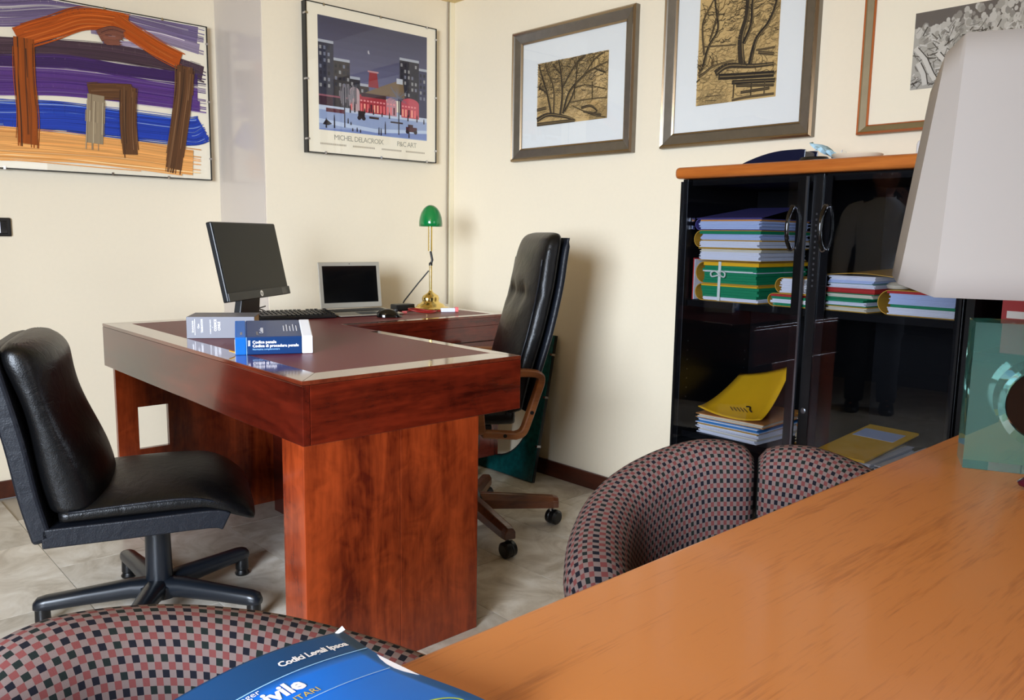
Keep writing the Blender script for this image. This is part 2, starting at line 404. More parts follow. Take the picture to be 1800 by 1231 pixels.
# glossy greyish panel on the side of the pillar
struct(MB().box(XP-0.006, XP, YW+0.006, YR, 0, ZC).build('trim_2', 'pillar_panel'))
# back wall with window_2, side wall with window_1
def wall_with_hole(name, axis, pos, a0, a1, h0, h1, z0, z1):
    mb = MB()
    for (p, q, r, t) in ((a0, h0, 0, ZC), (h1, a1, 0, ZC), (h0, h1, 0, z0), (h0, h1, z1, ZC)):
        if axis == 'x': mb.box(pos-0.1, pos, p, q, r, t)
        else: mb.box(p, q, pos-0.1, pos, r, t)
    return struct(mb.build(name, 'wall_paint'))
wall_with_hole('wall_side', 'x', XL, YB-0.1, YR+0.1, -1.2, 1.4, 0.8, 2.1)
wall_with_hole('wall_back', 'y', YB, XL-0.1, XW+0.1, 0.85, 2.25, 0.8, 2.15)
w1 = struct(MB().box(XL-0.07, XL-0.03, -1.2, -1.14, 0.8, 2.1).box(XL-0.07, XL-0.03, 1.34, 1.4, 0.8, 2.1).box(XL-0.07, XL-0.03, 0.06, 0.14, 0.8, 2.1)
            .box(XL-0.07, XL-0.03, -1.2, 1.4, 0.8, 0.86).box(XL-0.07, XL-0.03, -1.2, 1.4, 2.04, 2.1).build('window_1', 'white_trim'))
MB().box(XL-0.055, XL-0.045, -1.14, 0.06, 0.86, 2.04).build('pane', 'window_pane', w1)
MB().box(XL-0.055, XL-0.045, 0.14, 1.34, 0.86, 2.04).build('pane', 'window_pane', w1)
w2 = struct(MB().box(0.85, 0.91, YB-0.07, YB-0.03, 0.8, 2.15).box(2.19, 2.25, YB-0.07, YB-0.03, 0.8, 2.15)
            .box(0.85, 2.25, YB-0.07, YB-0.03, 0.8, 0.86).box(0.85, 2.25, YB-0.07, YB-0.03, 2.09, 2.15).build('window_2', 'white_trim'))
MB().box(0.91, 2.19, YB-0.055, YB-0.045, 0.86, 2.09).build('pane', 'window_pane', w2)
# curtain gathered at the side of the back window
pts = [(2.14+0.42*i/60, YB+0.09+0.022*math.sin(i*0.9)) for i in range(61)]
mb = MB(); mb.loft([[(a, b, z) for a, b in pts] for z in (0.15, 2.2)], closed=False, cap=False)
tag(mb.build('curtain', 'curtain_white', smooth=60, solid=0.004), 'white curtain gathered in folds beside the back window', 'curtain')
t = thing('fill_pendant', 'added unseen pendant with a bare warm bulb, a fill light for the upper walls', 'lamp', (0.2, 1.0, ZC))  # lamp body made up around the added fill light, out of view
MB().tube([(0.2, 1.0, ZC-0.001), (0.2, 1.0, 2.10)], 0.004, 8).build('cord', 'black_plastic', t, world=True)
MB().lathe([(0, -0.03), (0.05, -0.025), (0.05, 0.0), (0, 0.0)], c=(0, 0, -0.0005), n=20).build('canopy', 'white_trim', t, smooth=40)
MB().lathe([(0.012, -0.20), (0.035, -0.215), (0.035, -0.235), (0.012, -0.24)], n=20).build('bulb_holder', 'brass', t, smooth=40)
mb_, N, L, b = newmat('fill_bulb_glow'); b.inputs['Emission Color'].default_value = (1.0, 0.7, 0.35, 1); b.inputs['Emission Strength'].default_value = 6
MB().lathe([(0.001, -0.345), (0.018, -0.34), (0.030, -0.318), (0.030, -0.298), (0.016, -0.262), (0.012, -0.241)], n=20).build('bulb', 'fill_bulb_glow', t, smooth=60)
# baseboards and corner conduit
struct(MB().box(XW-0.015, XW, YB, YW, 0, 0.075).build('baseboard_right', 'baseboard_wood', bevel=0.003))
struct(MB().box(XL, XP-0.006, YR-0.015, YR, 0, 0.075).box(XP, XW-0.015, YW-0.015, YW, 0, 0.075).build('baseboard_left', 'baseboard_wood', bevel=0.003))
struct(MB().box(2.672, XW, YW-0.012, YW, 0.0, ZC).build('trim_1', 'white_trim', bevel=0.002))
tag(MB().tube([(2.662, YW-0.005, 0.77), (2.660, YW-0.005, 1.3), (2.663, YW-0.005, 1.8), (2.661, YW-0.005, 2.24), (2.662, YW-0.005, ZC)], 0.0045, 8)
    .build('wall_cable', 'ink_tan', smooth=60), 'thin grey cable running up the wall in the corner', 'cable')

# ------------------------------------------------------------------ pictures
def clip_frame(name, label, loc, rz, W, H, clips_h, clips_v):
    t = thing(name, label, 'picture', (loc[0], loc[1]-0.015, loc[2]), rz)
    MB().box(-W/2, W/2, -0.018, 0.0135, 0, H).build('backing', 'black_plastic', t)
    MB().box(-W/2+0.004, W/2-0.004, -0.0185, -0.018, 0.004, H-0.004).build('sheet', 'mat_cream', t)
    MB().box(-W/2, W/2, -0.0222, -0.0202, 0, H).build('glass', 'picture_glass', t)
    mb0 = MB().box(-W/2, -W/2+0.005, -0.0226, -0.0185, 0, H).box(W/2-0.005, W/2, -0.0226, -0.0185, 0, H).box(-W/2, W/2, -0.0226, -0.0185, 0, 0.004).box(-W/2, W/2, -0.0226, -0.0185, H-0.004, H)
    mb0.build('edge', 'black_plastic', t)
    for x in clips_h:
        for z in (0, H): MB().box(x-0.004, x+0.004, -0.024, -0.001, z-(0.002 if z == 0 else 0.010), z+(0.010 if z == 0 else 0.002)).build('clip', 'chrome', t)
    for z in clips_v:
        for x in (-W/2, W/2): MB().box(x-(0.002 if x < 0 else 0.010), x+(0.010 if x < 0 else 0.002), -0.024, -0.001, z-0.004, z+0.004).build('clip', 'chrome', t)
    return t
PAINT = [  # stroke points converted beforehand from image pixels
 ('pg',0.0610,[(0.60,1.99),(0.78, 2.009), (0.95, 2.047), (1.131, 2.055), (1.324, 2.052), (1.59, 2.035)]),
 ('pg',0.0570,[(0.60,1.93),(0.777, 1.954), (0.947, 1.994), (1.142, 2.036), (1.322, 2.022), (1.585, 2.004)]),
 ('li',0.0465,[(1.102, 1.974), (1.254, 1.981), (1.388, 1.987), (1.585, 1.961)]),
 ('li',0.0310,[(1.148, 1.918), (1.318, 1.938), (1.386, 1.936)]),
 ('dk',0.0719,[(0.60,1.83),(0.771, 1.851), (0.94, 1.872), (1.185, 1.888), (1.453, 1.877), (1.588, 1.852)]),
 ('dp',0.0490,[(0.60,1.78),(0.767, 1.79), (0.997, 1.824), (1.246, 1.821), (1.588, 1.824)]),
 ('pu',0.0640,[(0.60,1.73),(0.764, 1.741), (0.993, 1.76), (1.244, 1.764), (1.585, 1.756)]),
 ('pu',0.0526,[(0.60,1.67),(0.76, 1.685), (0.99, 1.711), (1.308, 1.711), (1.585, 1.705)]),
 ('bl',0.1198,[(0.60,1.58),(0.754, 1.58), (0.984, 1.598), (1.235, 1.594), (1.498, 1.589), (1.575, 1.610)]),
 ('bl',0.0550,[(1.475, 1.558), (1.534, 1.56), (1.582, 1.59)]),
 ('og',0.1269,[(0.60,1.46),(0.747, 1.468), (0.977, 1.471), (1.229, 1.464), (1.548, 1.445)]),
 ('rf',0.0874,[(0.825, 1.89), (0.945, 1.947), (1.067, 2.005), (1.193, 2.022), (1.257, 2.015)]),
 ('rf',0.0744,[(1.193, 2.022), (1.287, 1.977), (1.386, 1.93), (1.482, 1.895)]),
 ('po',0.0761,[(0.845, 1.893), (0.841, 1.739), (0.843, 1.583), (0.836, 1.463)]),
 ('br',0.0794,[(1.492, 1.876), (1.483, 1.756), (1.451, 1.577), (1.418, 1.394)]),
 ('br',0.0689,[(1.078, 1.713), (1.177, 1.728), (1.265, 1.733)]),
 ('gr',0.0728,[(1.106, 1.703), (1.091, 1.471)]),
 ('br',0.0659,[(1.243, 1.753), (1.235, 1.591), (1.238, 1.448)]),
 ('ov',0.0465,[(1.131, 1.947), (1.183, 1.972), (1.234, 1.964)]),
 ('ov',0.0388,[(1.149, 1.937), (1.22, 1.942)])]
PC = dict(pg=[(112, 96, 134), (90, 74, 116), (150, 138, 160), (196, 188, 190)], li=[(150, 134, 160), (120, 100, 146), (206, 196, 200)],
          dk=[(70, 48, 62), (54, 36, 50), (92, 70, 76)], dp=[(52, 24, 82), (70, 38, 104), (196, 184, 190)], pu=[(86, 50, 122), (66, 34, 104), (120, 92, 150), (188, 172, 186)],
          bl=[(34, 62, 164), (44, 84, 190), (26, 48, 130), (120, 140, 190)], og=[(232, 164, 92), (222, 148, 76), (240, 196, 140)],
          rf=[(176, 78, 18), (150, 62, 14), (200, 104, 40)], po=[(150, 72, 18), (104, 52, 20), (70, 40, 22)], br=[(96, 62, 36), (70, 46, 30), (130, 92, 60)],
          gr=[(150, 132, 104), (112, 94, 74), (186, 170, 140)], ov=[(122, 74, 58), (90, 52, 48), (160, 120, 110)])
PX, PZ, PW, PH = 1.10, 1.371, 1.004, 0.698
t = clip_frame('painting', 'abstract clip-framed painting of an orange house on purple and blue strokes', (PX, YR, PZ), 0, PW, PH, (-0.35, 0.06, 0.3), (0.1, 0.36, 0.62))
p = Print(-0.0187); p.clip = (-PW/2+0.008, PW/2-0.008, 0.008, PH-0.008)
for c, wd, pts in PAINT: p.brush([(a-PX, z-PZ) for a, z in pts], wd, PC[c], 11)
p.build(t)

# poster of a snowy night street
QX, QZ, QW, QH = 2.2055, 1.493, 0.721, 0.653
t = clip_frame('poster', 'clip-framed poster of a snowy night street with lettering beneath', (QX, YW, QZ), 0, QW, QH, (-0.27, 0.03, 0.3), (0.06, 0.32, 0.6))
p = Print(-0.0187); x0, x1, z0, z1 = -0.30, 0.302, 0.105, 0.603; p.clip = (x0, x1, z0, z1)
WI, HI = x1-x0, z1-z0
def U(a): return x0+WI*a
def V(b): return z1-HI*b
for i in range(10): p.rect(U(0), U(1), V(0.065*(i+1)), V(0.065*i), (70+i*4, 70+i*4, 92+i*5))
p.rect(U(0), U(1), V(1), V(0.76), (150, 166, 200)); p.rect(U(0), U(1), V(0.82), V(0.765), (196, 206, 222)); p.poly([(U(0), V(0.99)), (U(1), V(0.93)), (U(1), V(0.99)), (U(0), V(1))], (122, 140, 190))
p.poly([(U(0), V(.90)), (U(.5), V(.94)), (U(1), V(.90)), (U(1), V(.93)), (U(.5), V(.975)), (U(0), V(.94))], (190, 204, 226))
# tenement blocks left and right
for a, b, tp, c in ((0.0, .13, .22, (52, 54, 70)), (.13, .27, .36, (60, 56, 58)), (.27, .36, .5, (44, 42, 50)), (.73, .92, .25, (46, 46, 58)), (.92, 1.0, .32, (62, 66, 92)), (.36, .44, .55, (66, 56, 52))):
    p.rect(U(a), U(b), V(.78), V(tp), c); p.rect(U(a), U(b), V(tp+.012), V(tp-.012), (176, 180, 188))
    for k in range(int((b-a)/.035)):
        for q in range(int((.62-tp)/.055)):
            p.rect(U(a+.010+k*.035), U(a+.028+k*.035), V(tp+.07+q*.055), V(tp+.04+q*.055), random.choice([(120, 124, 140), (30, 32, 44), (150, 150, 150), (40, 42, 56)]))
p.poly([(U(.40), V(.62)), (U(.57), V(.53)), (U(.76), V(.44)), (U(.78), V(.62))], (126, 104, 78))
p.rect(U(.70), U(.76), V(.49), V(.44), (196, 200, 206))
# red-lit tower and glowing facades
p.poly([(U(.435), V(.56)), (U(.445), V(.42)), (U(.515), V(.42)), (U(.53), V(.56))], (150, 52, 58)); p.rect(U(.43), U(.53), V(.425), V(.41), (196, 150, 150))
for a, b, tp, c, arch in ((.265, .355, .63, (190, 164, 164), 1), (.355, .60, .64, (168, 52, 64), 0), (.60, .70, .68, (190, 140, 148), 1), (.745, .92, .66, (196, 84, 98), 1)):
    p.rect(U(a), U(b), V(.80), V(tp), c)
    if arch: p.poly([(U((a+b)/2+(b-a)/2*math.cos(q)), V(tp-.05*math.sin(q))) for q in [math.pi*i/10 for i in range(11)]], c)
    for k in range(int((b-a)/.03)):
        p.rect(U(a+.008+k*.03), U(a+.022+k*.03), V(.79), V(.72), random.choice([(250, 176, 150), (90, 34, 46), (236, 120, 120), (70, 30, 44)]))
        p.rect(U(a+.006+k*.03), U(a+.024+k*.03), V(.70), V(.685), (232, 150, 150))
p.rect(U(.37), U(.60), V(.655), V(.62), (64, 40, 48)); p.rect(U(0), U(.27), V(.70), V(.685), (150, 92, 104)); p.rect(U(.0), U(.12), V(.78), V(.70), (64, 40, 54))
for k in range(70): p.rect(U(.18+.002*k+random.uniform(-.01, .01)), U(.182+.002*k), V(random.uniform(.66, .78)), V(random.uniform(.56, .66)), random.choice([(132, 126, 130), (90, 86, 92)]))
for a in (.215, .715): p.rect(U(a), U(a+.010), V(.97 if a > .5 else .96), V(.60), (44, 40, 52))
for k in range(40): p.line([(U(.72+random.uniform(-.02, .02)), V(.62)), (U(.72+random.uniform(-.09, .09)), V(random.uniform(.52, .68)))], .0015, (110, 112, 124))
def figure(a, b, h, c=(34, 28, 40)):
    p.poly([(U(a-.006), V(b)), (U(a+.006), V(b)), (U(a+.005), V(b-h*.7)), (U(a+.002), V(b-h)), (U(a-.002), V(b-h)), (U(a-.005), V(b-h*.7))], c)
for a, b, h in ((.06, .98, .09), (.13, .975, .12), (.25, .92, .05), (.275, .93, .03), (.29, .985, .03), (.33, .985, .04), (.36, .99, .03), (.27, .82, .07), (.31, .81, .05), (.40, .81, .05), (.44, .80, .05), (.53, .99, .07), (.55, .995, .07), (.59, .98, .12), (.48, .81, .05), (.56, .82, .04), (.63, .83, .06), (.81, .83, .06), (.90, .83, .07), (.97, .84, .05), (.82, .99, .09)): figure(a, b, h)
p.rect(U(.06), U(.22), V(.835), V(.80), (92, 44, 56)); p.rect(U(.34), U(.40), V(.86), V(.79), (40, 30, 36)); p.rect(U(.44), U(.53), V(.85), V(.83), (60, 40, 40)); p.rect(U(.64), U(.76), V(.865), V(.85), (60, 46, 46))
p.rect(U(.79), U(.90), V(.93), V(.885), (74, 32, 46)); p.rect(U(.81), U(.86), V(.89), V(.86), (60, 30, 40))
for a in (.805, .885, .35, .39): p.poly([(U(a+.018*math.cos(q)), V((.93 if a > .5 else .855)-.02*math.sin(q))) for q in [2*math.pi*i/10 for i in range(10)]], (40, 30, 40))
p.poly([(U(.03), V(.95)), (U(.06), V(.90)), (U(.11), V(.94)), (U(.075), V(.955))], (36, 30, 40))
p.poly([(U(.445+.014*math.cos(q)), V(.245-.018*math.sin(q))) for q in [math.pi*.6+math.pi*1.0*i/8 for i in range(9)]], (190, 190, 196))
p.build(t)
def TM(x, z, y=-0.0188): return Matrix.Translation((x, y, z)) @ Matrix.Rotation(R(90), 4, 'X')
text_mesh('MICHEL DELACROIX', 0.0330, TM(-0.225, 0.066), 'ink_grey', t, spacing=0.86); text_mesh('P&C ART', 0.0330, TM(0.122, 0.066), 'ink_grey', t, spacing=0.86)
for a, b in ((-0.295, -0.165), (-0.125, -0.005), (0.035, 0.145), (0.175, 0.29)):
    mb = MB(); k = a
    while k < b: mb.box(k, k+0.004, -0.0189, -0.0188, 0.040, 0.048); k += 0.0068
    mb.build('small_print', 'ink_tan', t)

def art_frame(name, label, yc, z0, W, H, fw, edge_mat, face_mat, mat_col, art, clip):
    """moulded frame on the right wall; local x runs to the viewer's right, local -y out of the wall"""
    t = thing(name, label, 'picture', (XW, yc, z0), R(-90))
    for k, (a, c) in enumerate((((-W/2, 0), (W/2, 0)), ((W/2, 0), (W/2, H)), ((W/2, H), (-W/2, H)), ((-W/2, H), (-W/2, 0)))):
        d = Vector((c[0]-a[0], 0, c[1]-a[1])).normalized(); n = Vector((-d.z, 0, d.x))        # inward
        def P(p, s, y): return Vector((p[0], 0, p[1])) + n*s + d*(s if p == a else -s) + Vector((0, y, 0))
        prof = [(0, -0.001), (0, -0.026), (fw*.12, -0.034), (fw*.22, -0.030), (fw*.30, -0.027), (fw*.85, -0.018), (fw, -0.012), (fw, -0.001)]
        MB().loft([[P(a, s, y) for s, y in prof], [P(c, s, y) for s, y in prof]]).build('frame_rail', face_mat, t)
        prof = [(0.0, -0.0262), (fw*.12, -0.0345), (fw*.22, -0.0303)]
        MB().loft([[P(a, s, y) for s, y in prof], [P(c, s, y) for s, y in prof]], closed=False, cap=False).build('frame_edge', edge_mat, t, solid=0.001)
        prof = [(fw*.88, -0.0180), (fw*1.0, -0.0135), (fw*1.0, -0.010)]
        MB().loft([[P(a, s, y) for s, y in prof], [P(c, s, y) for s, y in prof]], closed=False, cap=False).build('frame_lip', edge_mat, t, solid=0.001)
    MB().box(-W/2+fw*.9, W/2-fw*.9, -0.008, -0.002, fw*.9, H-fw*.9).build('mount', mat_col, t)
    p = Print(-0.0082); x0, x1, b0, b1 = clip; p.clip = clip; art(p, x0, x1, b0, b1); p.build(t)
    MB().box(-W/2+fw*.95, W/2-fw*.95, -0.0112, -0.0102, fw*.95, H-fw*.95).build('glass', 'picture_glass', t)
    return t
TREE_A = [(.0161,[(2.631, 1.67), (2.62, 1.76), (2.63, 1.847), (2.648, 1.916)]), (.0132,[(2.686, 1.675), (2.718, 1.781), (2.764, 1.884), (2.772, 1.909)]),
 (.0140,[(2.613, 1.678), (2.579, 1.765), (2.496, 1.825), (2.433, 1.849), (2.361, 1.866)]), (.0110,[(2.604, 1.686), (2.552, 1.762), (2.536, 1.844), (2.551, 1.893)]),
 (.0111,[(2.673, 1.683), (2.676, 1.795), (2.721, 1.878), (2.729, 1.908)]), (.0081,[(2.63, 1.847), (2.687, 1.902)]), (.0081,[(2.621, 1.789), (2.55, 1.874), (2.486, 1.911)]),
 (.0069,[(2.496, 1.825), (2.434, 1.886), (2.385, 1.906)]), (.0068,[(2.433, 1.849), (2.369, 1.823)]), (.0082,[(2.718, 1.781), (2.769, 1.806)]),
 (.0227,[(2.78, 1.664), (2.708, 1.682), (2.596, 1.662), (2.541, 1.642)]), (.0145,[(2.781, 1.709), (2.723, 1.713)]), (.0165,[(2.779, 1.644), (2.65, 1.643), (2.541, 1.642)]),
 (.0050,[(2.578, 1.722), (2.466, 1.724), (2.355, 1.721)]), (.0050,[(2.557, 1.706), (2.438, 1.656), (2.361, 1.64)]), (.0118,[(2.504, 1.691), (2.452, 1.695), (2.413, 1.673), (2.425, 1.663), (2.477, 1.674)]),
 (.0049,[(2.443, 1.795), (2.44, 1.721)]), (.0040,[(2.546, 1.78), (2.481, 1.786), (2.36, 1.754)]), (.0040,[(2.546, 1.78), (2.545, 1.733)]), (.0098,[(2.49, 1.675), (2.387, 1.652)])]
TREE_B = [(.0292,[(1.713, 1.765), (1.723, 1.855), (1.703, 1.936), (1.703, 2.035), (1.717, 2.113)]), (.0171,[(1.68, 1.764), (1.66, 1.845), (1.615, 1.894), (1.589, 1.953), (1.584, 2.011)]),
 (.0155,[(1.711, 1.838), (1.683, 1.902), (1.682, 1.986), (1.665, 2.057)]), (.0124,[(1.881, 1.779), (1.86, 1.849), (1.822, 1.91), (1.841, 2.016), (1.831, 2.092)]),
 (.0098,[(1.878, 1.823), (1.891, 1.93), (1.868, 1.981), (1.841, 2.024)]), (.0071,[(1.857, 1.868), (1.824, 1.966)]), (.0262,[(1.825, 1.748), (1.774, 1.769), (1.672, 1.755), (1.584, 1.751)]),
 (.0227,[(1.81, 1.734), (1.715, 1.726), (1.581, 1.716)]), (.0124,[(1.899, 1.745), (1.87, 1.758), (1.832, 1.777), (1.747, 1.785)]), (.0089,[(1.9, 1.757), (1.881, 1.775)]),
 (.0155,[(1.751, 1.707), (1.668, 1.701), (1.576, 1.693)]), (.0103,[(1.732, 1.693), (1.579, 1.678)]), (.0103,[(1.712, 1.667), (1.596, 1.669)]), (.0086,[(1.747, 1.643), (1.683, 1.648), (1.577, 1.648)]),
 (.0052,[(1.742, 1.71), (1.743, 1.65)]), (.0051,[(1.668, 1.701), (1.67, 1.65)]), (.0051,[(1.615, 1.698), (1.616, 1.648)]), (.0035,[(1.865, 1.668), (1.796, 1.667)]), (.0026,[(1.864, 1.653), (1.815, 1.65)]),
 (.0068,[(1.657, 1.807), (1.583, 1.807)]), (.0053,[(1.885, 1.853), (1.741, 1.839)]), (.0119,[(1.648, 1.798), (1.586, 1.785)]), (.0053,[(1.908, 1.726), (1.893, 1.736)])]
INK = [(52, 44, 34), (70, 58, 42), (40, 34, 28)]
def etching(strokes, yc, z0, base, hatch_top, n):
    def art(p, x0, x1, b0, b1):
        p.rect(x0, x1, b0, b1, base)
        W, H = x1-x0, b1-b0
        mid = tuple(int(v*.66) for v in base); lt = tuple(min(255, int(v*.84)) for v in base)
        for k in range(n):                                     # soft washes and hatching
            a = random.random(); z = random.random()**0.6 if hatch_top(a) else random.random()**2.5
            x, zz = x0+W*a, b0+H*z; L = random.uniform(.01, .05)*W/.4; an = random.uniform(-.9, .5)
            p.line([(x, zz), (x+L*math.cos(an)*.5, zz+L*math.sin(an)*.4), (x+L*math.cos(an+.5), zz+L*math.sin(an+.5))], random.uniform(.0006, .0035), random.choice([mid, mid, lt, INK[1]] if z > .45 else [lt, lt, mid]))
        for wd, pts in strokes:
            q = spline([(-(y-yc), z-z0) for y, z in pts], 5); p.line(q, wd*.95, random.choice(INK), taper=len(pts) > 3)
            p.line([(a+wd*.25, b) for a, b in q], wd*.16, tuple(int(v*.6) for v in base))
        for wd, pts in strokes[:10]:                           # twigs
            q = spline([(-(y-yc), z-z0) for y, z in pts], 5)
            for k in range(9):
                a, b = random.choice(q[len(q)//3:]); an = random.uniform(.3, 2.8); L = random.uniform(.02, .07)
                p.line([(a, b), (a+L*.5*math.cos(an), b+L*.5*math.sin(an)), (a+L*math.cos(an+.4), b+L*math.sin(an+.4))], .0016, random.choice(INK))
    return art
# frame 1: landscape print of trees by the water
art_frame('framed_print', 'wide silver-framed landscape print of bare trees, nearest the room corner', 2.572, 1.483, 0.736, 0.586, 0.058, 'frame_edge', 'frame_silver', 'mat_white',
          etching(TREE_A, 2.572, 1.483, (196, 164, 108), lambda a: a < .75, 1700), (-0.212, 0.215, 0.153, 0.431))
art_frame('framed_print', 'tall silver-framed print of tree trunks, above the left end of the black cabinet', 1.740, 1.487, 0.641, 0.80, 0.055, 'frame_edge', 'frame_silver', 'mat_white',
          etching(TREE_B, 1.740, 1.487, (198, 166, 110), lambda a: a > .35, 1700), (-0.168, 0.168, 0.151, 0.64))
def engraving(p, x0, x1, b0, b1):
    p.rect(x0, x1, b0, b1, (172, 168, 158)); W, H = x1-x0, b1-b0
    p.rect(x0, x1, b0+H*.8, b1, (96, 90, 86))
    for cx, cz, r in ((.12, .72, .10), (.2, .62, .12), (.3, .75, .14), (.42, .8, .16), (.6, .8, .14), (.8, .78, .16), (.95, .8, .14), (.3, .55, .12), (.5, .55, .2)):
        for k in range(26):
            a = random.uniform(0, 6.28); d = r*math.sqrt(random.random()); s_ = random.uniform(.02, .05)
            p.poly([(x0+W*(cx+d*math.cos(a)*.9+s_*.6*math.cos(q)), b0+H*(cz+d*math.sin(a)*1.2+s_*1.3*math.sin(q))) for q in (0, .9, 1.8, 2.7, 3.6, 4.5, 5.4)], random.choice([(186, 182, 172), (160, 156, 146), (140, 136, 128), (196, 192, 182)]))
    for k in range(420):
        a, z = random.random(), random.random()*.75; L = random.uniform(.006, .03); an = random.uniform(-1.4, 1.4)
        p.line([(x0+W*a, b0+H*z), (x0+W*a+L*math.cos(an), b0+H*z+L*math.sin(an))], random.uniform(.0008, .004), random.choice([(60, 56, 52), (84, 80, 74), (206, 202, 194), (120, 116, 108)]))
    for pts in ([(.02, .55), (.1, .4), (.16, .2), (.2, .1)], [(.05, .35), (.1, .2), (.12, .05)], [(.2, .45), (.28, .3), (.24, .15)]):
        p.line([(x0+W*a, b0+H*b) for a, b in pts], .016, (206, 202, 192)); p.line([(x0+W*a+.008, b0+H*b) for a, b in pts], .003, (50, 46, 44))
art_frame('framed_print', 'olive and copper framed grey engraving hanging behind the white lampshade', 0.925, 1.479, 0.674, 0.482, 0.030, 'frame_copper', 'frame_olive', 'mat_cream', engraving, (-0.183, 0.185, 0.126, 0.355))

# wall switch
t = thing('light_switch', 'dark rectangular light switch on the wall below the painting', 'light switch', (0.705, YR, 1.099))
MB().box(-0.06, 0.06, -0.012, 0, 0, 0.076).build('plate', 'black_plastic', t, bevel=0.006, seg=3)
for x in (-0.035, 0, 0.032): MB().box(x-0.015, x+0.013, -0.016, -0.011, 0.012, 0.064).build('rocker', 'black_gloss', t, bevel=0.002)

# ------------------------------------------------------------------ main desk and return
FZ = -0.1313          # floor level in the desk's own coordinates
T = 0.75; X0, X1, Y0, Y1 = 1.010, 1.792, 1.906, 3.60; AP = 0.574; YN = 3.475
d = thing('writing_desk', 'large dark mahogany desk with a leather-topped surface, end-on to the wall', 'desk', (1.40, 2.75, 0))
TH = 0.012; YE = 2.74
mb = MB().prism([(X0+0.023, Y0+0.023), (X1-0.023, Y0+0.023), (X1-0.023, YE), (X1, YE), (X1, Y1), (X0+0.023, Y1)], T-0.06, T-TH-0.0005, 'xy'); mb.build('desktop_core', 'mahogany', d, world=True)
# border strips and leather inlay, flush on the core
BL, BN, BR, BB = 0.092, 0.100, 0.048, 0.08
MB().prism([(X0, Y0), (X0+BL, Y0+BN), (X0+BL, Y1-BB), (X0, Y1)], T-TH, T, 'xy').build('border', 'mahogany_border', d, bevel=0.0015, world=True)
MB().prism([(X0, Y0), (X1, Y0), (X1-BR, Y0+BN), (X0+BL, Y0+BN)], T-TH, T, 'xy').build('border', 'mahogany_border', d, bevel=0.0015, world=True)
MB().prism([(X1, Y0), (X1, YE-0.001), (X1-BR, YE-0.001), (X1-BR, Y0+BN)], T-TH, T, 'xy').build('border', 'mahogany_border', d, bevel=0.0015, world=True)
MB().prism([(X0, Y1), (X0+BL, Y1-BB), (X1, Y1-BB), (X1, Y1)], T-TH, T, 'xy').build('border', 'mahogany_border', d, bevel=0.0015, world=True)
g = 0.0012
MB().prism([(X0+BL+g, Y0+BN+g), (X1-BR-g, Y0+BN+g), (X1-BR-g, YE), (X1, YE), (X1, Y1-BB-g), (X0+BL+g, Y1-BB-g)], T-TH, T-0.0008, 'xy').build('leather_inlay', 'leather_inlay', d, world=True)
# apron boards
MB().box(X0, X0+0.022, Y0, Y1, AP, T-TH-0.0006).build('apron', 'mahogany', d, bevel=0.002, world=True)
MB().box(X0+0.0225, X1, Y0, Y0+0.022, AP, T-TH-0.0006).build('apron', 'mahogany_cross', d, bevel=0.002, world=True)
MB().box(X1-0.022, X1, Y0+0.0225, YE, AP, T-TH-0.0006).build('apron', 'mahogany', d, bevel=0.002, world=True)
# near end panel (box of two boards and a narrow side), far end panel with the cable cut-out
MB().box(X0+0.001, 1.32, Y0+0.003, Y0+0.125, FZ, AP).build('end_panel', 'mahogany_panel', d, bevel=0.002, world=True)
MB().box(1.3205, 1.617, Y0+0.003, Y0+0.125, FZ, AP).build('end_panel', 'mahogany_panel', d, bevel=0.002, world=True)
YF = 3.50; hx0, hx1, hz0, hz1 = 1.102, 1.225, 0.221, 0.401; mb = MB()
for a, b, c, e in ((X0+0.01, hx0, FZ, AP), (hx1, 1.78, FZ, AP), (hx0, hx1, FZ, hz0), (hx0, hx1, hz1, AP)): mb.box(a, b, YF, YF+0.022, c, e)
mb.build('far_panel', 'mahogany_panel', d, world=True)
MB().box(1.64, 1.78, 2.80, 3.38, FZ, AP+0.1).build('pedestal', 'mahogany', d, bevel=0.002, world=True)

r_ = thing('desk_return', 'mahogany side return of the desk running along the wall into the corner', 'desk', (2.25, 3.2, 0))
RY0 = 2.985; RX1 = XW-0.018
MB().box(X1+0.001, RX1, RY0, YN, T-0.05, T-TH-0.0005).build('desktop_core', 'mahogany_cross', r_, world=True)
MB().prism([(X1+0.001, RY0), (RX1, RY0), (RX1-0.05, RY0+0.045), (X1+0.001, RY0+0.045)], T-TH, T, 'xy').build('border', 'mahogany_border', r_, bevel=0.0015, world=True)
MB().prism([(RX1, RY0), (RX1, YN), (RX1-0.05, YN-0.02), (RX1-0.05, RY0+0.045)], T-TH, T, 'xy').build('border', 'mahogany_border', r_, bevel=0.0015, world=True)
MB().box(X1+0.001, RX1-0.051, RY0+0.046, YN, T-TH, T-0.0008).build('leather_inlay', 'leather_inlay', r_, world=True)
MB().box(X1+0.001, RX1, RY0+0.004, RY0+0.024, T-0.125, T-0.0505).build('apron', 'mahogany_cross', r_, bevel=0.002, world=True)
MB().box(X1+0.001, RX1, RY0+0.03, YN, FZ+0.16, T-0.051).build('body', 'mahogany_cross', r_, world=True)
MB().box(X1+0.05, RX1-0.03, RY0+0.17, YN-0.02, FZ, FZ+0.1595).build('plinth', 'mahogany_cross', r_, world=True)
for a, b in ((1.83, 2.22), (2.26, 2.64)):
    dr = MB().box(a, b, RY0+0.010, RY0+0.0295, FZ+0.17, T-0.13).build('door', 'mahogany_cross', r_, bevel=0.002, world=True)
    MB().box(a+0.03, b-0.03, RY0+0.004, RY0+0.0105, FZ+0.21, T-0.165).build('raised_panel', 'mahogany_cross', dr, bevel=0.003, world=True)

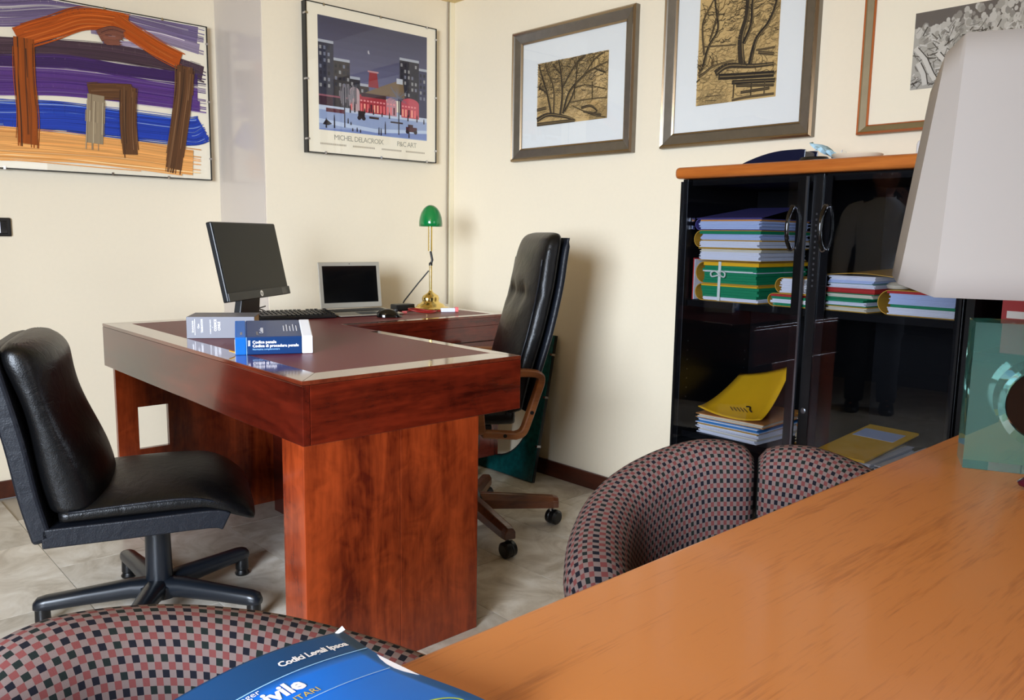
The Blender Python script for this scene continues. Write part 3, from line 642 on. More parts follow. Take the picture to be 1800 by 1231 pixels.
# ------------------------------------------------------------------ things on the desk
# monitor
t = thing('monitor', 'black flat-screen monitor tilted back on the desk, seen obliquely', 'monitor', (1.445, 3.046, T), -0.9313+math.pi/2)
W_, H_ = 0.49, 0.30; zb = 0.1257; tilt = Matrix.Translation((0, 0, zb)) @ Matrix.Rotation(-0.2083, 4, 'X')
MB().box(-W_/2, W_/2, 0.0005, 0.022, 0, H_).build('bezel', 'black_plastic', t, bevel=0.004, M=tilt)
MB().box(-W_/2+0.006, W_/2-0.006, -0.0012, 0.0005, 0.034, H_-0.006).build('screen', 'screen_dark', t, M=tilt)
MB().box(-W_/2, W_/2, -0.006, 0.0004, 0, 0.033).build('chin', 'black_plastic', t, bevel=0.002, M=tilt)
lg = MB(); lg.prism([(0.012*math.cos(2*math.pi*k/24), 0.017+0.012*math.sin(2*math.pi*k/24)) for k in range(24)], -0.0064, -0.006, 'xz')
lg = lg.build('logo', 'chrome', t, M=tilt)
text_mesh('hp', 0.017, tilt @ Matrix.Translation((-0.0085, -0.0066, 0.0125)) @ Matrix.Rotation(R(90), 4, 'X') @ Matrix.Shear('XY', 4, (0.0, 0.0)), 'black_plastic', lg)
MB().box(0.17, 0.235, -0.0066, -0.006, 0.004, 0.029).build('button_strip', 'black_gloss', t, M=tilt)
MB().hexa([(-0.10, 0.045, 0.01), (0.06, 0.045, 0.01), (-0.10, 0.075, 0.01), (0.06, 0.075, 0.01), (-0.075, 0.03, 0.20), (0.06, 0.03, 0.20), (-0.075, 0.058, 0.20), (0.06, 0.058, 0.20)]).build('neck', 'black_plastic', t, bevel=0.004)
MB().box(-0.115, 0.115, -0.03, 0.13, 0, 0.012).build('foot', 'black_plastic', t, bevel=0.005)
tag(MB().tube(spline([(1.3580, 2.8326, 0.8617), (1.3849, 2.9581, 0.8420), (1.4342, 3.0657, 0.8321), (1.4880, 3.1150, 0.8169), (1.5239, 3.1284, 0.7954)], 5), 0.0025, 6).build('monitor_cable', 'black_plastic', smooth=60), 'black cable running from the monitor behind the keyboard', 'cable')
# keyboard
t = thing('keyboard', 'black computer keyboard lying between the monitor and the laptop', 'keyboard', (1.712, 3.375, T), R(-10))
MB().hexa([(-0.215, -0.075, 0.001), (0.215, -0.075, 0.001), (-0.215, 0.075, 0.001), (0.215, 0.075, 0.001), (-0.215, -0.075, 0.014), (0.215, -0.075, 0.014), (-0.215, 0.075, 0.028), (0.215, 0.075, 0.028)]).build('body', 'black_plastic', t, bevel=0.003)
km = None
def key(x0, x1, y0, y1):
    z0 = 0.014+(y0+0.075)/0.15*0.014; z1 = 0.014+(y1+0.075)/0.15*0.014
    return MB().hexa([(x0, y0, z0-0.001), (x1, y0, z0-0.001), (x0, y1, z1-0.001), (x1, y1, z1-0.001), (x0+0.0015, y0+0.0015, z0+0.007), (x1-0.0015, y0+0.0015, z0+0.007), (x0+0.0015, y1-0.0015, z1+0.007), (x1-0.0015, y1-0.0015, z1+0.007)]).build('key', 'black_plastic', t)
rows = [-0.062, -0.040, -0.018, 0.004, 0.026, 0.052]
proto = key(-0.008, 0.008, -0.008, 0.008); first = True
for q, y in enumerate(rows):
    for k in range(21):
        x = -0.2+k*0.020
        if q == 0 and 4 <= k <= 9: continue
        if k in (15, 19) and q == 5: continue
        o = proto if first else proto.copy()
        if not first: COL.objects.link(o); o.parent = t
        first = False; o.location = (x, y, y/0.15*0.014)
key(-0.128, -0.012, -0.070, -0.054)
# laptop
t = thing('laptop', 'open silver laptop with a dark screen standing against the wall', 'laptop', (2.115, 3.465, T), -0.105)
Wl, Hl = 0.326, 0.224
base = MB().hexa([(-Wl/2, -0.222, 0.003), (Wl/2, -0.222, 0.003), (-Wl/2, -0.005, 0.003), (Wl/2, -0.005, 0.003), (-Wl/2, -0.222, 0.008), (Wl/2, -0.222, 0.008), (-Wl/2, -0.005, 0.019), (Wl/2, -0.005, 0.019)]).build('base', 'silver_laptop', t, bevel=0.003)
sl = 0.011/0.217; kp = None
for q in range(6):
    for k in range(14):
        y = -0.028-q*0.0155; x = -0.132+k*0.0203; zz = 0.019+(y+0.005)*sl
        if kp is None: kp = MB().hexa([(-0.0088, -0.0065, -0.001-0.0003), (0.0088, -0.0065, -0.0013), (-0.0088, 0.0065, -0.0007), (0.0088, 0.0065, -0.0007), (-0.0085, -0.006, 0.0010), (0.0085, -0.006, 0.0010), (-0.0085, 0.006, 0.0016), (0.0085, 0.006, 0.0016)]).build('key', 'black_plastic', base); o = kp
        else: o = kp.copy(); COL.objects.link(o); o.parent = base
        o.location = (x, y, zz)
MB().hexa([(-0.05, -0.205, 0.0085), (0.05, -0.205, 0.0085), (-0.05, -0.132, 0.0121), (0.05, -0.132, 0.0121), (-0.05, -0.205, 0.0093), (0.05, -0.205, 0.0093), (-0.05, -0.132, 0.0129), (0.05, -0.132, 0.0129)]).build('trackpad', 'aluminium', base)
tl = Matrix.Translation((0, 0, 0.022)) @ Matrix.Rotation(-0.142, 4, 'X')
MB().box(-Wl/2, Wl/2, 0.0, 0.006, 0, Hl).build('lid', 'silver_laptop', t, bevel=0.004, seg=3, M=tl)
MB().box(-Wl/2+0.019, Wl/2-0.019, -0.0010, 0.0, 0.026, Hl-0.019).build('screen', 'black_gloss', t, M=tl)
MB().box(-0.002, 0.002, -0.0006, 0.0, Hl-0.011, Hl-0.007).build('webcam', 'black_plastic', t, M=tl)
# mouse
t = thing('mouse', 'black computer mouse lying in front of the laptop', 'mouse', (2.130, 3.165, T), R(-32))
secs = []
for i in range(13):
    q = -1+2*i/12; a = 0.031*max(0.05, (1-abs(q)**3.2))**0.5; h = 0.036*max(0.03, 1-abs(q+0.15)**2.2 if abs(q+0.15) < 1 else 0.03)**0.6+0.002
    secs.append([(q*0.058, a*math.cos(math.pi*k/12), 0.001+h*math.sin(math.pi*k/12)**0.8 if k not in (0, 12) else 0.001) for k in range(13)])
MB().loft(secs).build('shell', 'black_gloss', t, smooth=50)
MB().lathe([(0.002, -0.004), (0.009, -0.003), (0.009, 0.003), (0.002, 0.004)], n=14).build('scroll_wheel', 'black_plastic', t, M=Matrix.Translation((0.03, 0, 0.028)) @ Matrix.Rotation(R(90), 4, 'X'))

# banker's lamp
LX, LY = 2.510, 3.355
t = thing('desk_lamp', 'brass desk lamp with a domed green glass shade in the corner', 'lamp', (LX, LY, T))
MB().lathe([(0.0, 0.0), (0.094, 0.0), (0.096, 0.008), (0.090, 0.014), (0.074, 0.018), (0.066, 0.030), (0.050, 0.036), (0.042, 0.046), (0.044, 0.060), (0.038, 0.074), (0.022, 0.084), (0.012, 0.092), (0.009, 0.10)], n=32, sx=1.1, sy=0.8).build('base', 'brass', t, smooth=40)
MB().tube([(0, 0, 0.095), (0, 0, 0.235)], 0.0075, 12).tube([(-0.003, 0, 0.30), (-0.003, 0, 0.435)], 0.011, 12).build('stem', 'brass', t, smooth=60)
MB().lathe([(0, 0.225), (0.0095, 0.227), (0.0095, 0.238), (0.006, 0.243), (0, 0.244)], n=14).tube([(0.002, 0, 0.235), (0.007, -0.004, 0.255), (-0.001, 0, 0.300)], 0.006, 8).build('joint', 'black_plastic', t, smooth=50)
n = 14; prof = [(0.057*math.sin(0.5*math.pi*k/n), 0.427+0.103*math.cos(0.5*math.pi*k/n)**0.9) for k in range(n+1)]
prof = [(max(r, 0.0005), z) for r, z in prof]; prof[-1] = (0.0568, 0.424)
MB().loft([[(r*math.cos(2*math.pi*k/32), r*1.05*math.sin(2*math.pi*k/32), z) for k in range(32)] for r, z in prof], cap=False).build('lamp_shade', 'green_glass', t, smooth=60, solid=0.003)
MB().tube([(-0.003, 0, 0.43), (-0.003, 0, 0.49)], 0.014, 10).build('bulb_holder', 'brass', t, smooth=60)
tag(MB().tube([(2.2455, 3.0164, 0.9693), (2.2051, 3.0433, 0.9110), (2.1469, 3.0657, 0.8348), (2.1379, 3.0657, 0.8223)], 0.0031, 8).build('lamp_cord', 'black_plastic', smooth=60), 'black lamp cord slanting down to the power adapter', 'cable')
tag(MB().box(2.0841, 2.1827, 3.0370, 3.0908, 0.7904, 0.8187).build('power_adapter', 'black_plastic', bevel=0.004), 'black rectangular power adapter behind the brass lamp base', 'adapter')
t = thing('charging_cable', 'dark red looped charging cable lying in front of the brass lamp', 'cable', (2.365, 3.230, T))
MB().tube(spline([(2.290, 3.260, 0.757), (2.335, 3.275, 0.764), (2.395, 3.260, 0.756), (2.450, 3.230, 0.757), (2.405, 3.205, 0.754), (2.335, 3.220, 0.760), (2.305, 3.260, 0.772), (2.365, 3.295, 0.768), (2.435, 3.250, 0.757), (2.475, 3.225, 0.757)], 6), 0.0035, 7).build('cord', 'red_cable', t, smooth=60, world=True)
MB().box(2.270, 2.293, 3.253, 3.267, 0.7505, 0.763).build('plug', 'pink_plastic', t, bevel=0.002, world=True)
t = thing('usb_charger', 'small white charger with a pink end beside the lamp base', 'charger', (2.520, 3.215, T), R(-25))
MB().box(-0.042, 0.030, -0.012, 0.012, 0, 0.020).build('body', 'book_white', t, bevel=0.003)
MB().box(0.0305, 0.047, -0.012, 0.012, 0, 0.024).build('end_cap', 'pink_plastic', t, bevel=0.003)

# grey law book (spine towards the camera) and blue law book
t = thing('law_book', 'thick grey hardback law book lying flat near the monitor', 'book', (1.101, 2.928, T), R(-32.3))
L_, D_, H_ = 0.2355, 0.165, 0.078
MB().box(0, L_, 0, 0.004, 0, H_).box(0, L_, 0.004, D_, 0, 0.003).box(0, L_, 0.004, D_, H_-0.003, H_).build('cover', 'book_grey', t, bevel=0.0012)
MB().box(0.004, L_-0.004, 0.004, D_-0.004, 0.003, H_-0.003).build('pages', 'page_edge', t)
SP = lambda x, z: frameM((x, -0.0003, z), (0, 0, 1), (-1, 0, 0))
for tx, x, z, s_, b_ in (('Breviaria Iuris', 0.024, 0.022, 0.0075, 0.0003), ('Cian', 0.044, 0.036, 0.009, 0.0002), ('TRABUCCHI', 0.056, 0.020, 0.009, 0.0003), ('COMMENTARIO BREVE', 0.084, 0.016, 0.0050, 0.0001), ('al', 0.091, 0.038, 0.006, 0.0), ('CODICE', 0.103, 0.026, 0.0115, 0.0004), ('CIVILE', 0.116, 0.028, 0.0115, 0.0004)):
    text_mesh(tx, s_, SP(x, z), 'ink_white', t, bold=b_)
MB().box(0.028, 0.0295, -0.0004, 0, 0.012, 0.070).build('rule', 'ink_white', t)
TP = lambda x, y: frameM((x, y, H_+0.0003), (0, 1, 0), (-1, 0, 0))
for tx, x, y, s_ in (('Breviaria Iuris', 0.030, 0.03, 0.010), ('CIAN - TRABUCCHI', 0.060, 0.02, 0.009), ('Commentario breve', 0.086, 0.02, 0.008), ('CODICE', 0.108, 0.035, 0.017), ('CIVILE', 0.130, 0.04, 0.017)):
    text_mesh(tx, s_, TP(x, y), 'ink_tan', t)
t = thing('law_book', 'blue and white paperback criminal law code lying at the edge of the desk', 'book', (1.066, 2.440, T), R(-24.2))
L_, D_, ha, hb = 0.237, 0.150, 0.056, 0.094
def slab(x0, x1, e, mat, nm, par):
    return MB().hexa([(x0, -e, 0.0), (x1, -e, 0.0), (x0, D_, 0.0), (x1, D_, 0.0), (x0, -e, ha+e), (x1, -e, ha+e), (x0, D_, hb+e), (x1, D_, hb+e)]).build(nm, mat, par, bevel=0.003)
slab(0.034, L_-0.034, 0.0, 'book_navy', 'cover', t); slab(0.0, 0.0335, 0.0, 'book_blue', 'cover_band', t); slab(L_-0.0335, L_, 0.0006, 'book_white', 'cover_tail', t)
MB().box(-0.0008, 0.0, 0.004, D_-0.004, 0.004, ha-0.006).build('pages', 'paper_cream', t)
F = lambda x, z: frameM((x, -0.0006, z), (1, 0, 0), (0, 0, 1))
text_mesh('Codice penale', 0.0125, F(0.052, 0.036), 'ink_white', t, bold=0.0004); text_mesh('Codice di procedura penale', 0.0125, F(0.052, 0.024), 'ink_white', t, bold=0.0004)
text_mesh('Normativa complementare', 0.0075, F(0.052, 0.015), 'ink_lightblue', t)
MB().box(0.0335, 0.0345, -0.0008, 0, 0.0, ha).build('rule', 'ink_lightblue', t)
for x in (0.039, 0.043): MB().box(x, x+0.0018, -0.0008, 0, 0.028, 0.046).build('rule', 'ink_white', t)
sl = (hb-ha)/D_
G = lambda x, y: frameM((x, y, ha+sl*y+0.0008), (0, 1, sl), (-1, 0, 0))
text_mesh('Codice', 0.017, G(0.086, 0.03), 'ink_white', t, bold=0.0004); text_mesh('penale', 0.012, G(0.070, 0.015), 'ink_tan', t)
for k, l in enumerate((0.05, 0.06, 0.045, 0.06, 0.05)): MB().box(0, l, -0.001, 0.001, 0, 0.0004).build('rule', 'ink_white', t, M=G(0.150+k*0.010, 0.045))
text_mesh('IPSOA', 0.009, G(0.022, 0.02), 'ink_yellow', t)
MB().box(-0.022, -0.0009, 0.004, 0.030, 0.006, 0.007).build('bookmark', 'folder_yellow', t, M=Matrix.Rotation(R(20), 4, 'Y'))

# final places of the desk and the things on it, scaled about the camera to 0.896 of the size they were drawn at (desk top 0.79 m above the floor)
DESK_CAM_SCALE = 0.8964
for nm, p in {
    'writing_desk': (1.2550, 2.4651, 0.1177),
    'desk_return': (2.0169, 2.8685, 0.1177),
    'monitor': (1.2953, 2.7304, 0.7900),
    'keyboard': (1.5346, 3.0253, 0.7900),
    'laptop': (1.8959, 3.1060, 0.7900),
    'mouse': (1.9093, 2.8371, 0.7900),
    'desk_lamp': (2.2500, 3.0074, 0.7900),
    'charging_cable': (2.1200, 2.8954, 0.7900),
    'usb_charger': (2.2589, 2.8819, 0.7900),
    'law_book': (0.9869, 2.6247, 0.7900),
    'law_book.001': (0.9556, 2.1872, 0.7900),
}.items():
    bpy.data.objects[nm].location = p; bpy.data.objects[nm].scale = (DESK_CAM_SCALE,)*3

# ------------------------------------------------------------------ black visitor chair
VC = thing('visitor_chair', 'armless black leather swivel chair at the front of the mahogany desk', 'chair', (0.80, 2.42, 0), R(-20))
mb = MB().strip(spline([(0.185, 0.338), (0.14, 0.349), (-0.05, 0.346), (-0.265, 0.344)], 4), 0.50, 0.052); mb.build('seat_shell', 'leather_shell', VC, bevel=0.012, seg=3)
MB().strip(spline([(-0.262, 0.333), (-0.288, 0.45), (-0.312, 0.60), (-0.345, 0.755), (-0.362, 0.83)], 4), 0.50, 0.050).build('back_shell', 'leather_shell', VC, bevel=0.014, seg=3)
secs = []
for i in range(23):                                            # seat cushion, lofted front to back
    q = i/22; x = -0.235+0.505*q; top = 0.415+0.012*math.sin(q*3.1); bot = 0.374
    if q > 0.72: k = (q-0.72)/0.28; top -= 0.075*k*k; bot -= 0.055*k
    rr = 1.0 if 0.04 < q < 0.9 else (0.9 if q <= 0.04 else max(0.35, math.sqrt(max(0, 1-((q-0.9)/0.1)**2))))
    hw = 0.252*(1 if q < 0.8 else 1-0.10*((q-0.8)/0.2)**2); c = (top+bot)/2; hh = max(0.012, (top-bot)/2*(0.55+0.45*rr)+0.008)
    secs.append([(x, a, c+b+0.014*(1-(a/hw)**2)*(1 if b > 0 else 0)) for a, b in sup(36, hw, hh, 3.2)])
MB().loft(secs).build('seat_cushion', 'leather_black', VC, smooth=60, sub=1)
secs = []
for i in range(25):                                            # back cushion, lofted upwards
    q = i/24; z = 0.395+0.455*q; x = -0.190-0.090*q-0.025*q*q; th = 0.062+0.014*math.sin(q*6.5+0.5)
    if q > 0.86: th *= math.sqrt(max(0.05, 1-((q-0.86)/0.145)**2))
    hw = 0.250*(1 if q < 0.85 else 1-0.06*((q-0.85)/0.15)**2)
    secs.append([(x+b+(0.022*(1-(a/hw)**2) if b > 0 else 0), a, z) for a, b in sup(36, hw, th, 3.0)])
MB().loft(secs).build('back_cushion', 'leather_black', VC, smooth=60, sub=1)
for sy in (-1, 1):
    MB().tube(spline([(-0.20, sy*0.250, 0.408), (0.0, sy*0.253, 0.417), (0.11, sy*0.251, 0.412), (0.19, sy*0.243, 0.380), (0.215, sy*0.236, 0.352)], 5), 0.0035, 6).build('piping', 'leather_shell', VC, smooth=60)
MB().lathe([(0.0, 0.052), (0.066, 0.055), (0.062, 0.088), (0.042, 0.098), (0.038, 0.10), (0.035, 0.255), (0.036, 0.262), (0.030, 0.265), (0.030, 0.333), (0.0, 0.333)], n=28).build('column', 'base_black', VC, smooth=35)
for k in range(5):
    a = R(17+20+72*k); ca, sa = math.cos(a), math.sin(a)
    Mx = Matrix.Rotation(a, 4, 'Z')
    lg = MB().loft([[(x, y, z0+z) for y, z in sup(16, wy, hz, 2.6)] for x, wy, hz, z0 in ((0.03, 0.036, 0.030, 0.076), (0.08, 0.031, 0.028, 0.080), (0.20, 0.026, 0.024, 0.076), (0.30, 0.024, 0.022, 0.072), (0.322, 0.022, 0.019, 0.070), (0.333, 0.012, 0.010, 0.066))]).build('leg', 'base_black', VC, smooth=50, M=Mx)
    MB().lathe([(0.0, 0.0), (0.022, 0.0), (0.024, 0.006), (0.020, 0.012), (0.018, 0.016), (0.021, 0.020), (0.020, 0.06), (0.0, 0.06)], c=(0.310, 0, 0), n=18).build('glide', 'black_plastic', lg, smooth=35, M=Mx)

# ------------------------------------------------------------------ executive chair
EC = thing('executive_chair', 'high-backed black leather executive chair with wooden arms behind the desk', 'chair', (1.99, 2.345, 0), R(150))
prof = spline([(-0.085, 0.50), (-0.112, 0.62), (-0.135, 0.70), (-0.168, 0.82), (-0.198, 0.95), (-0.216, 1.06), (-0.232, 1.148)], 6)
secs = []; NB = len(prof)
for i, (x, z) in enumerate(prof):
    q = i/(NB-1); hw = 0.245-0.035*max(0, (q-0.45)/0.55)
    th = 0.044; e = 1.0
    if q > 0.90: e = math.sqrt(max(0.03, 1-((q-0.90)/0.102)**2))
    ring = []
    for a, b in sup(44, hw*(0.80+0.20*e), th*e, 3.6):
        dx = 0.0
        if b > 0:
            dx = 0.030*(1-(a/hw)**2)*math.sin(min(1, q*1.1)*math.pi)**0.5*e
            for ty, tz in ((-0.075, 0.93), (0.075, 0.93)):      # button tufts
                r2 = ((a-ty)/0.035)**2+((z-tz)/0.045)**2; dx -= 0.030*math.exp(-r2)
            dx -= 0.006*math.exp(-((z-0.93)/0.02)**2)
        ring.append((x+b+dx, a, z-0.25*(b+dx)))
    secs.append(ring)
bk = MB().loft(secs).build('backrest', 'leather_black', EC, smooth=60, sub=1)
for ty in (-0.075, 0.075):
    MB().lathe([(0, -0.004), (0.010, -0.003), (0.011, 0.0), (0.008, 0.004), (0, 0.005)], n=14).build('button', 'leather_black', bk, smooth=60, M=Matrix.Translation((-0.156, ty, 0.918)) @ Matrix.Rotation(R(80), 4, 'Y'))
for sy in (-1, 1):
    MB().tube([(x+0.034, sy*(0.233-0.035*max(0, (i/(NB-1)-0.45)/0.55)), z-0.009) for i, (x, z) in enumerate(prof[:-6])], 0.003, 6).build('piping', 'leather_shell', bk, smooth=60)
mb = MB(); secs = []
for i, (x, z) in enumerate(prof[:-2]):
    q = i/(NB-3); hw = 0.226-0.040*max(0, (q-0.45)/0.55)
    secs.append([(x-0.058+b, a, z+0.004) for a, b in sup(28, hw, 0.022 if q < .97 else 0.012, 3.2)])
mb.loft(secs).build('back_shell', 'leather_shell', EC, smooth=60)
secs = []
for i in range(17):
    q = i/16; x = -0.10+0.37*q; e = min(1, math.sqrt(max(0.04, 1-max(0, (q-0.88)/0.12)**2)))
    secs.append([(x, a, 0.490+b+0.012*(1-(a/0.236)**2)-0.03*max(0, q-.75)) for a, b in sup(36, 0.236*(0.9+0.1*e), 0.052*e, 3.0)])
MB().loft(secs).build('seat', 'leather_black', EC, smooth=60, sub=1)
MB().box(-0.02, 0.22, -0.15, 0.15, 0.405, 0.442).build('seat_plate', 'black_plastic', EC, bevel=0.006)
for sy in (-1, 1):
    path = spline([(0.045, 0.446), (-0.02, 0.441), (-0.075, 0.436)], 3)[:-1] + spline([(-0.075, 0.436), (-0.102, 0.448), (-0.120, 0.49), (-0.146, 0.57), (-0.164, 0.628), (-0.158, 0.650), (-0.13, 0.658), (-0.06, 0.660), (0.0, 0.658), (0.035, 0.645), (0.048, 0.61), (0.052, 0.53), (0.045, 0.446)], 4)
    ar = MB().strip(path, 0.040, 0.026, y=sy*0.292).build('armrest', 'arm_wood', EC, bevel=0.006, seg=3, bang=40)
    for x, z in ((-0.035, 0.440), (-0.130, 0.52)):
        MB().lathe([(0, -0.0215), (0.007, -0.0215), (0.007, -0.010), (0, -0.010)], n=12).build('bolt', 'black_plastic', ar, M=Matrix.Translation((x, sy*0.292, z)) @ Matrix.Rotation(R(-90*sy), 4, 'X') @ Matrix.Rotation(R(180), 4, 'X'))
MB().lathe([(0.0, 0.06), (0.050, 0.06), (0.052, 0.12), (0.040, 0.14), (0.030, 0.16), (0.028, 0.30), (0.035, 0.32), (0.036, 0.41), (0.0, 0.41)], c=(0.035, 0, 0), n=24).build('column', 'black_plastic', EC, smooth=35)
for k in range(5):
    a = R(-33.5+72*k-150); Mx = Matrix.Translation((0.035, 0, 0)) @ Matrix.Rotation(a, 4, 'Z')
    lg = MB().loft([[(x, y, z) for y, z in ((-wy, z0), (wy, z0), (wy, z0+h_*.6), (wy*.55, z0+h_), (-wy*.55, z0+h_), (-wy, z0+h_*.6))] for x, wy, z0, h_ in ((0.03, 0.026, 0.078, 0.062), (0.12, 0.026, 0.076, 0.058), (0.33, 0.025, 0.070, 0.046), (0.352, 0.022, 0.070, 0.040))]).build('leg', 'base_wood', EC, bevel=0.004, M=Mx)
    cs = MB().lathe([(0, -0.027), (0.020, -0.027), (0.029, -0.020), (0.0295, -0.006), (0.027, -0.003), (0.027, 0.003), (0.0295, 0.006), (0.029, 0.020), (0.020, 0.027), (0, 0.027)], n=20).build('caster', 'black_plastic', lg, smooth=35, M=Mx @ Matrix.Translation((0.335, 0, 0.0295)) @ Matrix.Rotation(R(35+40*k), 4, 'Z') @ Matrix.Rotation(R(90), 4, 'X'))
    MB().tube([(0.325, 0, 0.035), (0.325, 0, 0.080)], 0.007, 8).build('caster_pin', 'chrome', lg, M=Mx)

# green marbled frame leaning against the right wall
t = thing('marbled_frame', 'green marbled frame with a round opening leaning on the wall behind the chair', 'picture frame', (2.556, 2.612, 0), R(-90))
lean = Matrix.Rotation(-math.atan2(0.128, 0.66), 4, 'X')
Wm, Hm, Rm = 0.56, 0.690, 0.205; cxm, czm = -0.285, 0.285; mb = MB(); NN = 48; secs = []
def rim(a):                                                     # ray from the opening's centre to the rectangle
    c, s_ = math.cos(a), math.sin(a); k = 1e9
    if c > 1e-9: k = min(k, (-0.002-cxm)/c)
    if c < -1e-9: k = min(k, (-Wm+0.002-cxm)/c)
    if s_ > 1e-9: k = min(k, (Hm-0.002-czm)/s_)
    if s_ < -1e-9: k = min(k, (0.002-czm)/s_)
    return (cxm+k*c, czm+k*s_)
angs = sorted([2*math.pi*k/NN for k in range(NN)] + [math.atan2(b-czm, a-cxm) % (2*math.pi) for a in (-0.002, -Wm+0.002) for b in (0.002, Hm-0.002)])
for a in angs:
    e = rim(a); i_ = (cxm+Rm*math.cos(a), czm+Rm*math.sin(a))
    secs.append([(i_[0], -0.020, i_[1]), (e[0], -0.020, e[1]), (e[0], -0.016, e[1]), (i_[0], -0.016, i_[1])])
MB().loft(secs, loop=True).build('marbled_mat', 'marble_green', t, M=lean)
MB().box(-Wm, 0, -0.0155, 0.0, 0, Hm).build('backing', 'black_plastic', t, M=lean)
MB().loft([[(cxm+r*math.cos(2*math.pi*k/NN), y, czm+r*math.sin(2*math.pi*k/NN)) for r, y in ((Rm, -0.0204), (Rm+0.006, -0.0204), (Rm+0.006, -0.0200), (Rm, -0.0156))] for k in range(NN)], loop=True).build('opening_rim', 'ink_black', t, M=lean)
MB().prism([(cxm+(Rm-.001)*math.cos(2*math.pi*k/NN), czm+(Rm-.001)*math.sin(2*math.pi*k/NN)) for k in range(NN)], -0.0162, -0.0156, 'xz').build('picture_paper', 'mat_cream', t, M=lean)
for z in (0.17, 0.40, 0.60): MB().box(-0.010, 0.002, -0.0225, 0.001, z-0.005, z+0.005).build('clip', 'chrome', t, M=lean)

# ------------------------------------------------------------------ cabinet
CX0, CX1, CY0, CY1, CZ = 2.25, 2.683, 0.748, 1.630, 1.326
cb = thing('cabinet', 'black cabinet with two glass doors and a wooden top full of folders', 'cabinet', (2.47, 1.19, 0))
def cbox(nm, mat, *a, par=cb, bev=0.0015): return MB().box(*a).build(nm, mat, par, bevel=bev, world=True)
cbox('side_panel', 'cabinet_black', CX0, CX1, CY1-0.020, CY1, 0, CZ); cbox('side_panel', 'cabinet_black', CX0, CX1, CY0, CY0+0.020, 0, CZ)
cbox('back_panel', 'cabinet_inner', CX1-0.010, CX1, CY0+0.0205, CY1-0.0205, 0.06, CZ)
dv = cbox('divider', 'cabinet_black', CX0+0.008, CX1-0.011, 1.148, 1.182, 0.06, CZ)
for z in (0.06, 0.465, 0.911, 1.305):
    cbox('shelf', 'cabinet_inner', CX0+0.022, CX1-0.011, 1.1825, CY1-0.0205, z, z+0.022); cbox('shelf', 'cabinet_inner', CX0+0.022, CX1-0.011, CY0+0.0205, 1.1475, z, z+0.022)
cbox('plinth', 'cabinet_black', CX0+0.03, CX1, CY0, CY1, 0.0, 0.0595)
MB().box(CX0-0.026, CX1, CY0-0.012, CY1+0.020, CZ+0.0005, 1.364).build('top_board', 'cherry_top', cb, bevel=0.014, seg=4, world=True)
for x in (2.288, 2.645):
    for k in range(7):
        if x > 2.5 and k > 4: continue
        MB().lathe([(0.0, 0.0), (0.0028, 0.0), (0.0028, 0.0012), (0.0, 0.0014)], n=8).build('peg_hole', 'aluminium', cb, world=True, M=Matrix.Translation((x, CY1-0.0202, 0.60+0.032*k)) @ Matrix.Rotation(R(90), 4, 'X'))
for k in range(14): MB().box(CX0+0.0075, CX0+0.0082, 1.162, 1.167, 1.00+k*0.016, 1.006+k*0.016).build('peg_hole', 'aluminium', dv, world=True)
def door(y0, y1, hy, nm):
    dr = MB().box(CX0-0.012, CX0-0.007, y0, y1, 0.03, CZ-0.008).build(nm, 'door_glass', cb, world=True)
    for a, b in ((y0, y0+0.006), (y1-0.006, y1)): MB().box(CX0-0.0135, CX0-0.0055, a, b, 0.03, CZ-0.008).build('edge_strip', 'aluminium' if (a > 1.14 and b < 1.20) else 'cabinet_black', dr, world=True)
    s0, s1 = (y0+0.0062, y0+0.034) if hy > 1.2 else (y1-0.030, y1-0.0062)
    MB().box(CX0-0.0065, CX0-0.001, s0, s1, 0.03, CZ-0.008).build('stile', 'cabinet_black', dr, world=True)
    h = spline([(CX0-0.014, hy, 1.232), (CX0-0.036, hy, 1.205), (CX0-0.042, hy, 1.17), (CX0-0.036, hy, 1.132), (CX0-0.014, hy, 1.108)], 5)
    hd = MB().tube(h, 0.0065, 10).build('handle', 'black_gloss', dr, smooth=60, world=True)
    for z in (1.230, 1.110): MB().tube([(CX0-0.020, hy, z), (CX0-0.0125, hy, z)], 0.008, 12).build('handle_boss', 'chrome', hd, smooth=40, world=True)
    return dr
door(1.186, CY1-0.001, 1.228, 'door'); d2 = door(CY0+0.001, 1.146, 1.127, 'door')
MB().lathe([(0, 0), (0.009, 0), (0.009, 0.003), (0.006, 0.004), (0, 0.004)], n=16).build('lock', 'aluminium', dv, world=True, M=Matrix.Translation((CX0+0.0078, 1.166, 0.63)) @ Matrix.Rotation(R(-90), 4, 'Y'))
for z in (1.19, 1.165): MB().box(CX0+0.012, CX0+0.03, CY1-0.032, CY1-0.0205, z, z+0.012).build('hinge', 'chrome', cb, world=True)

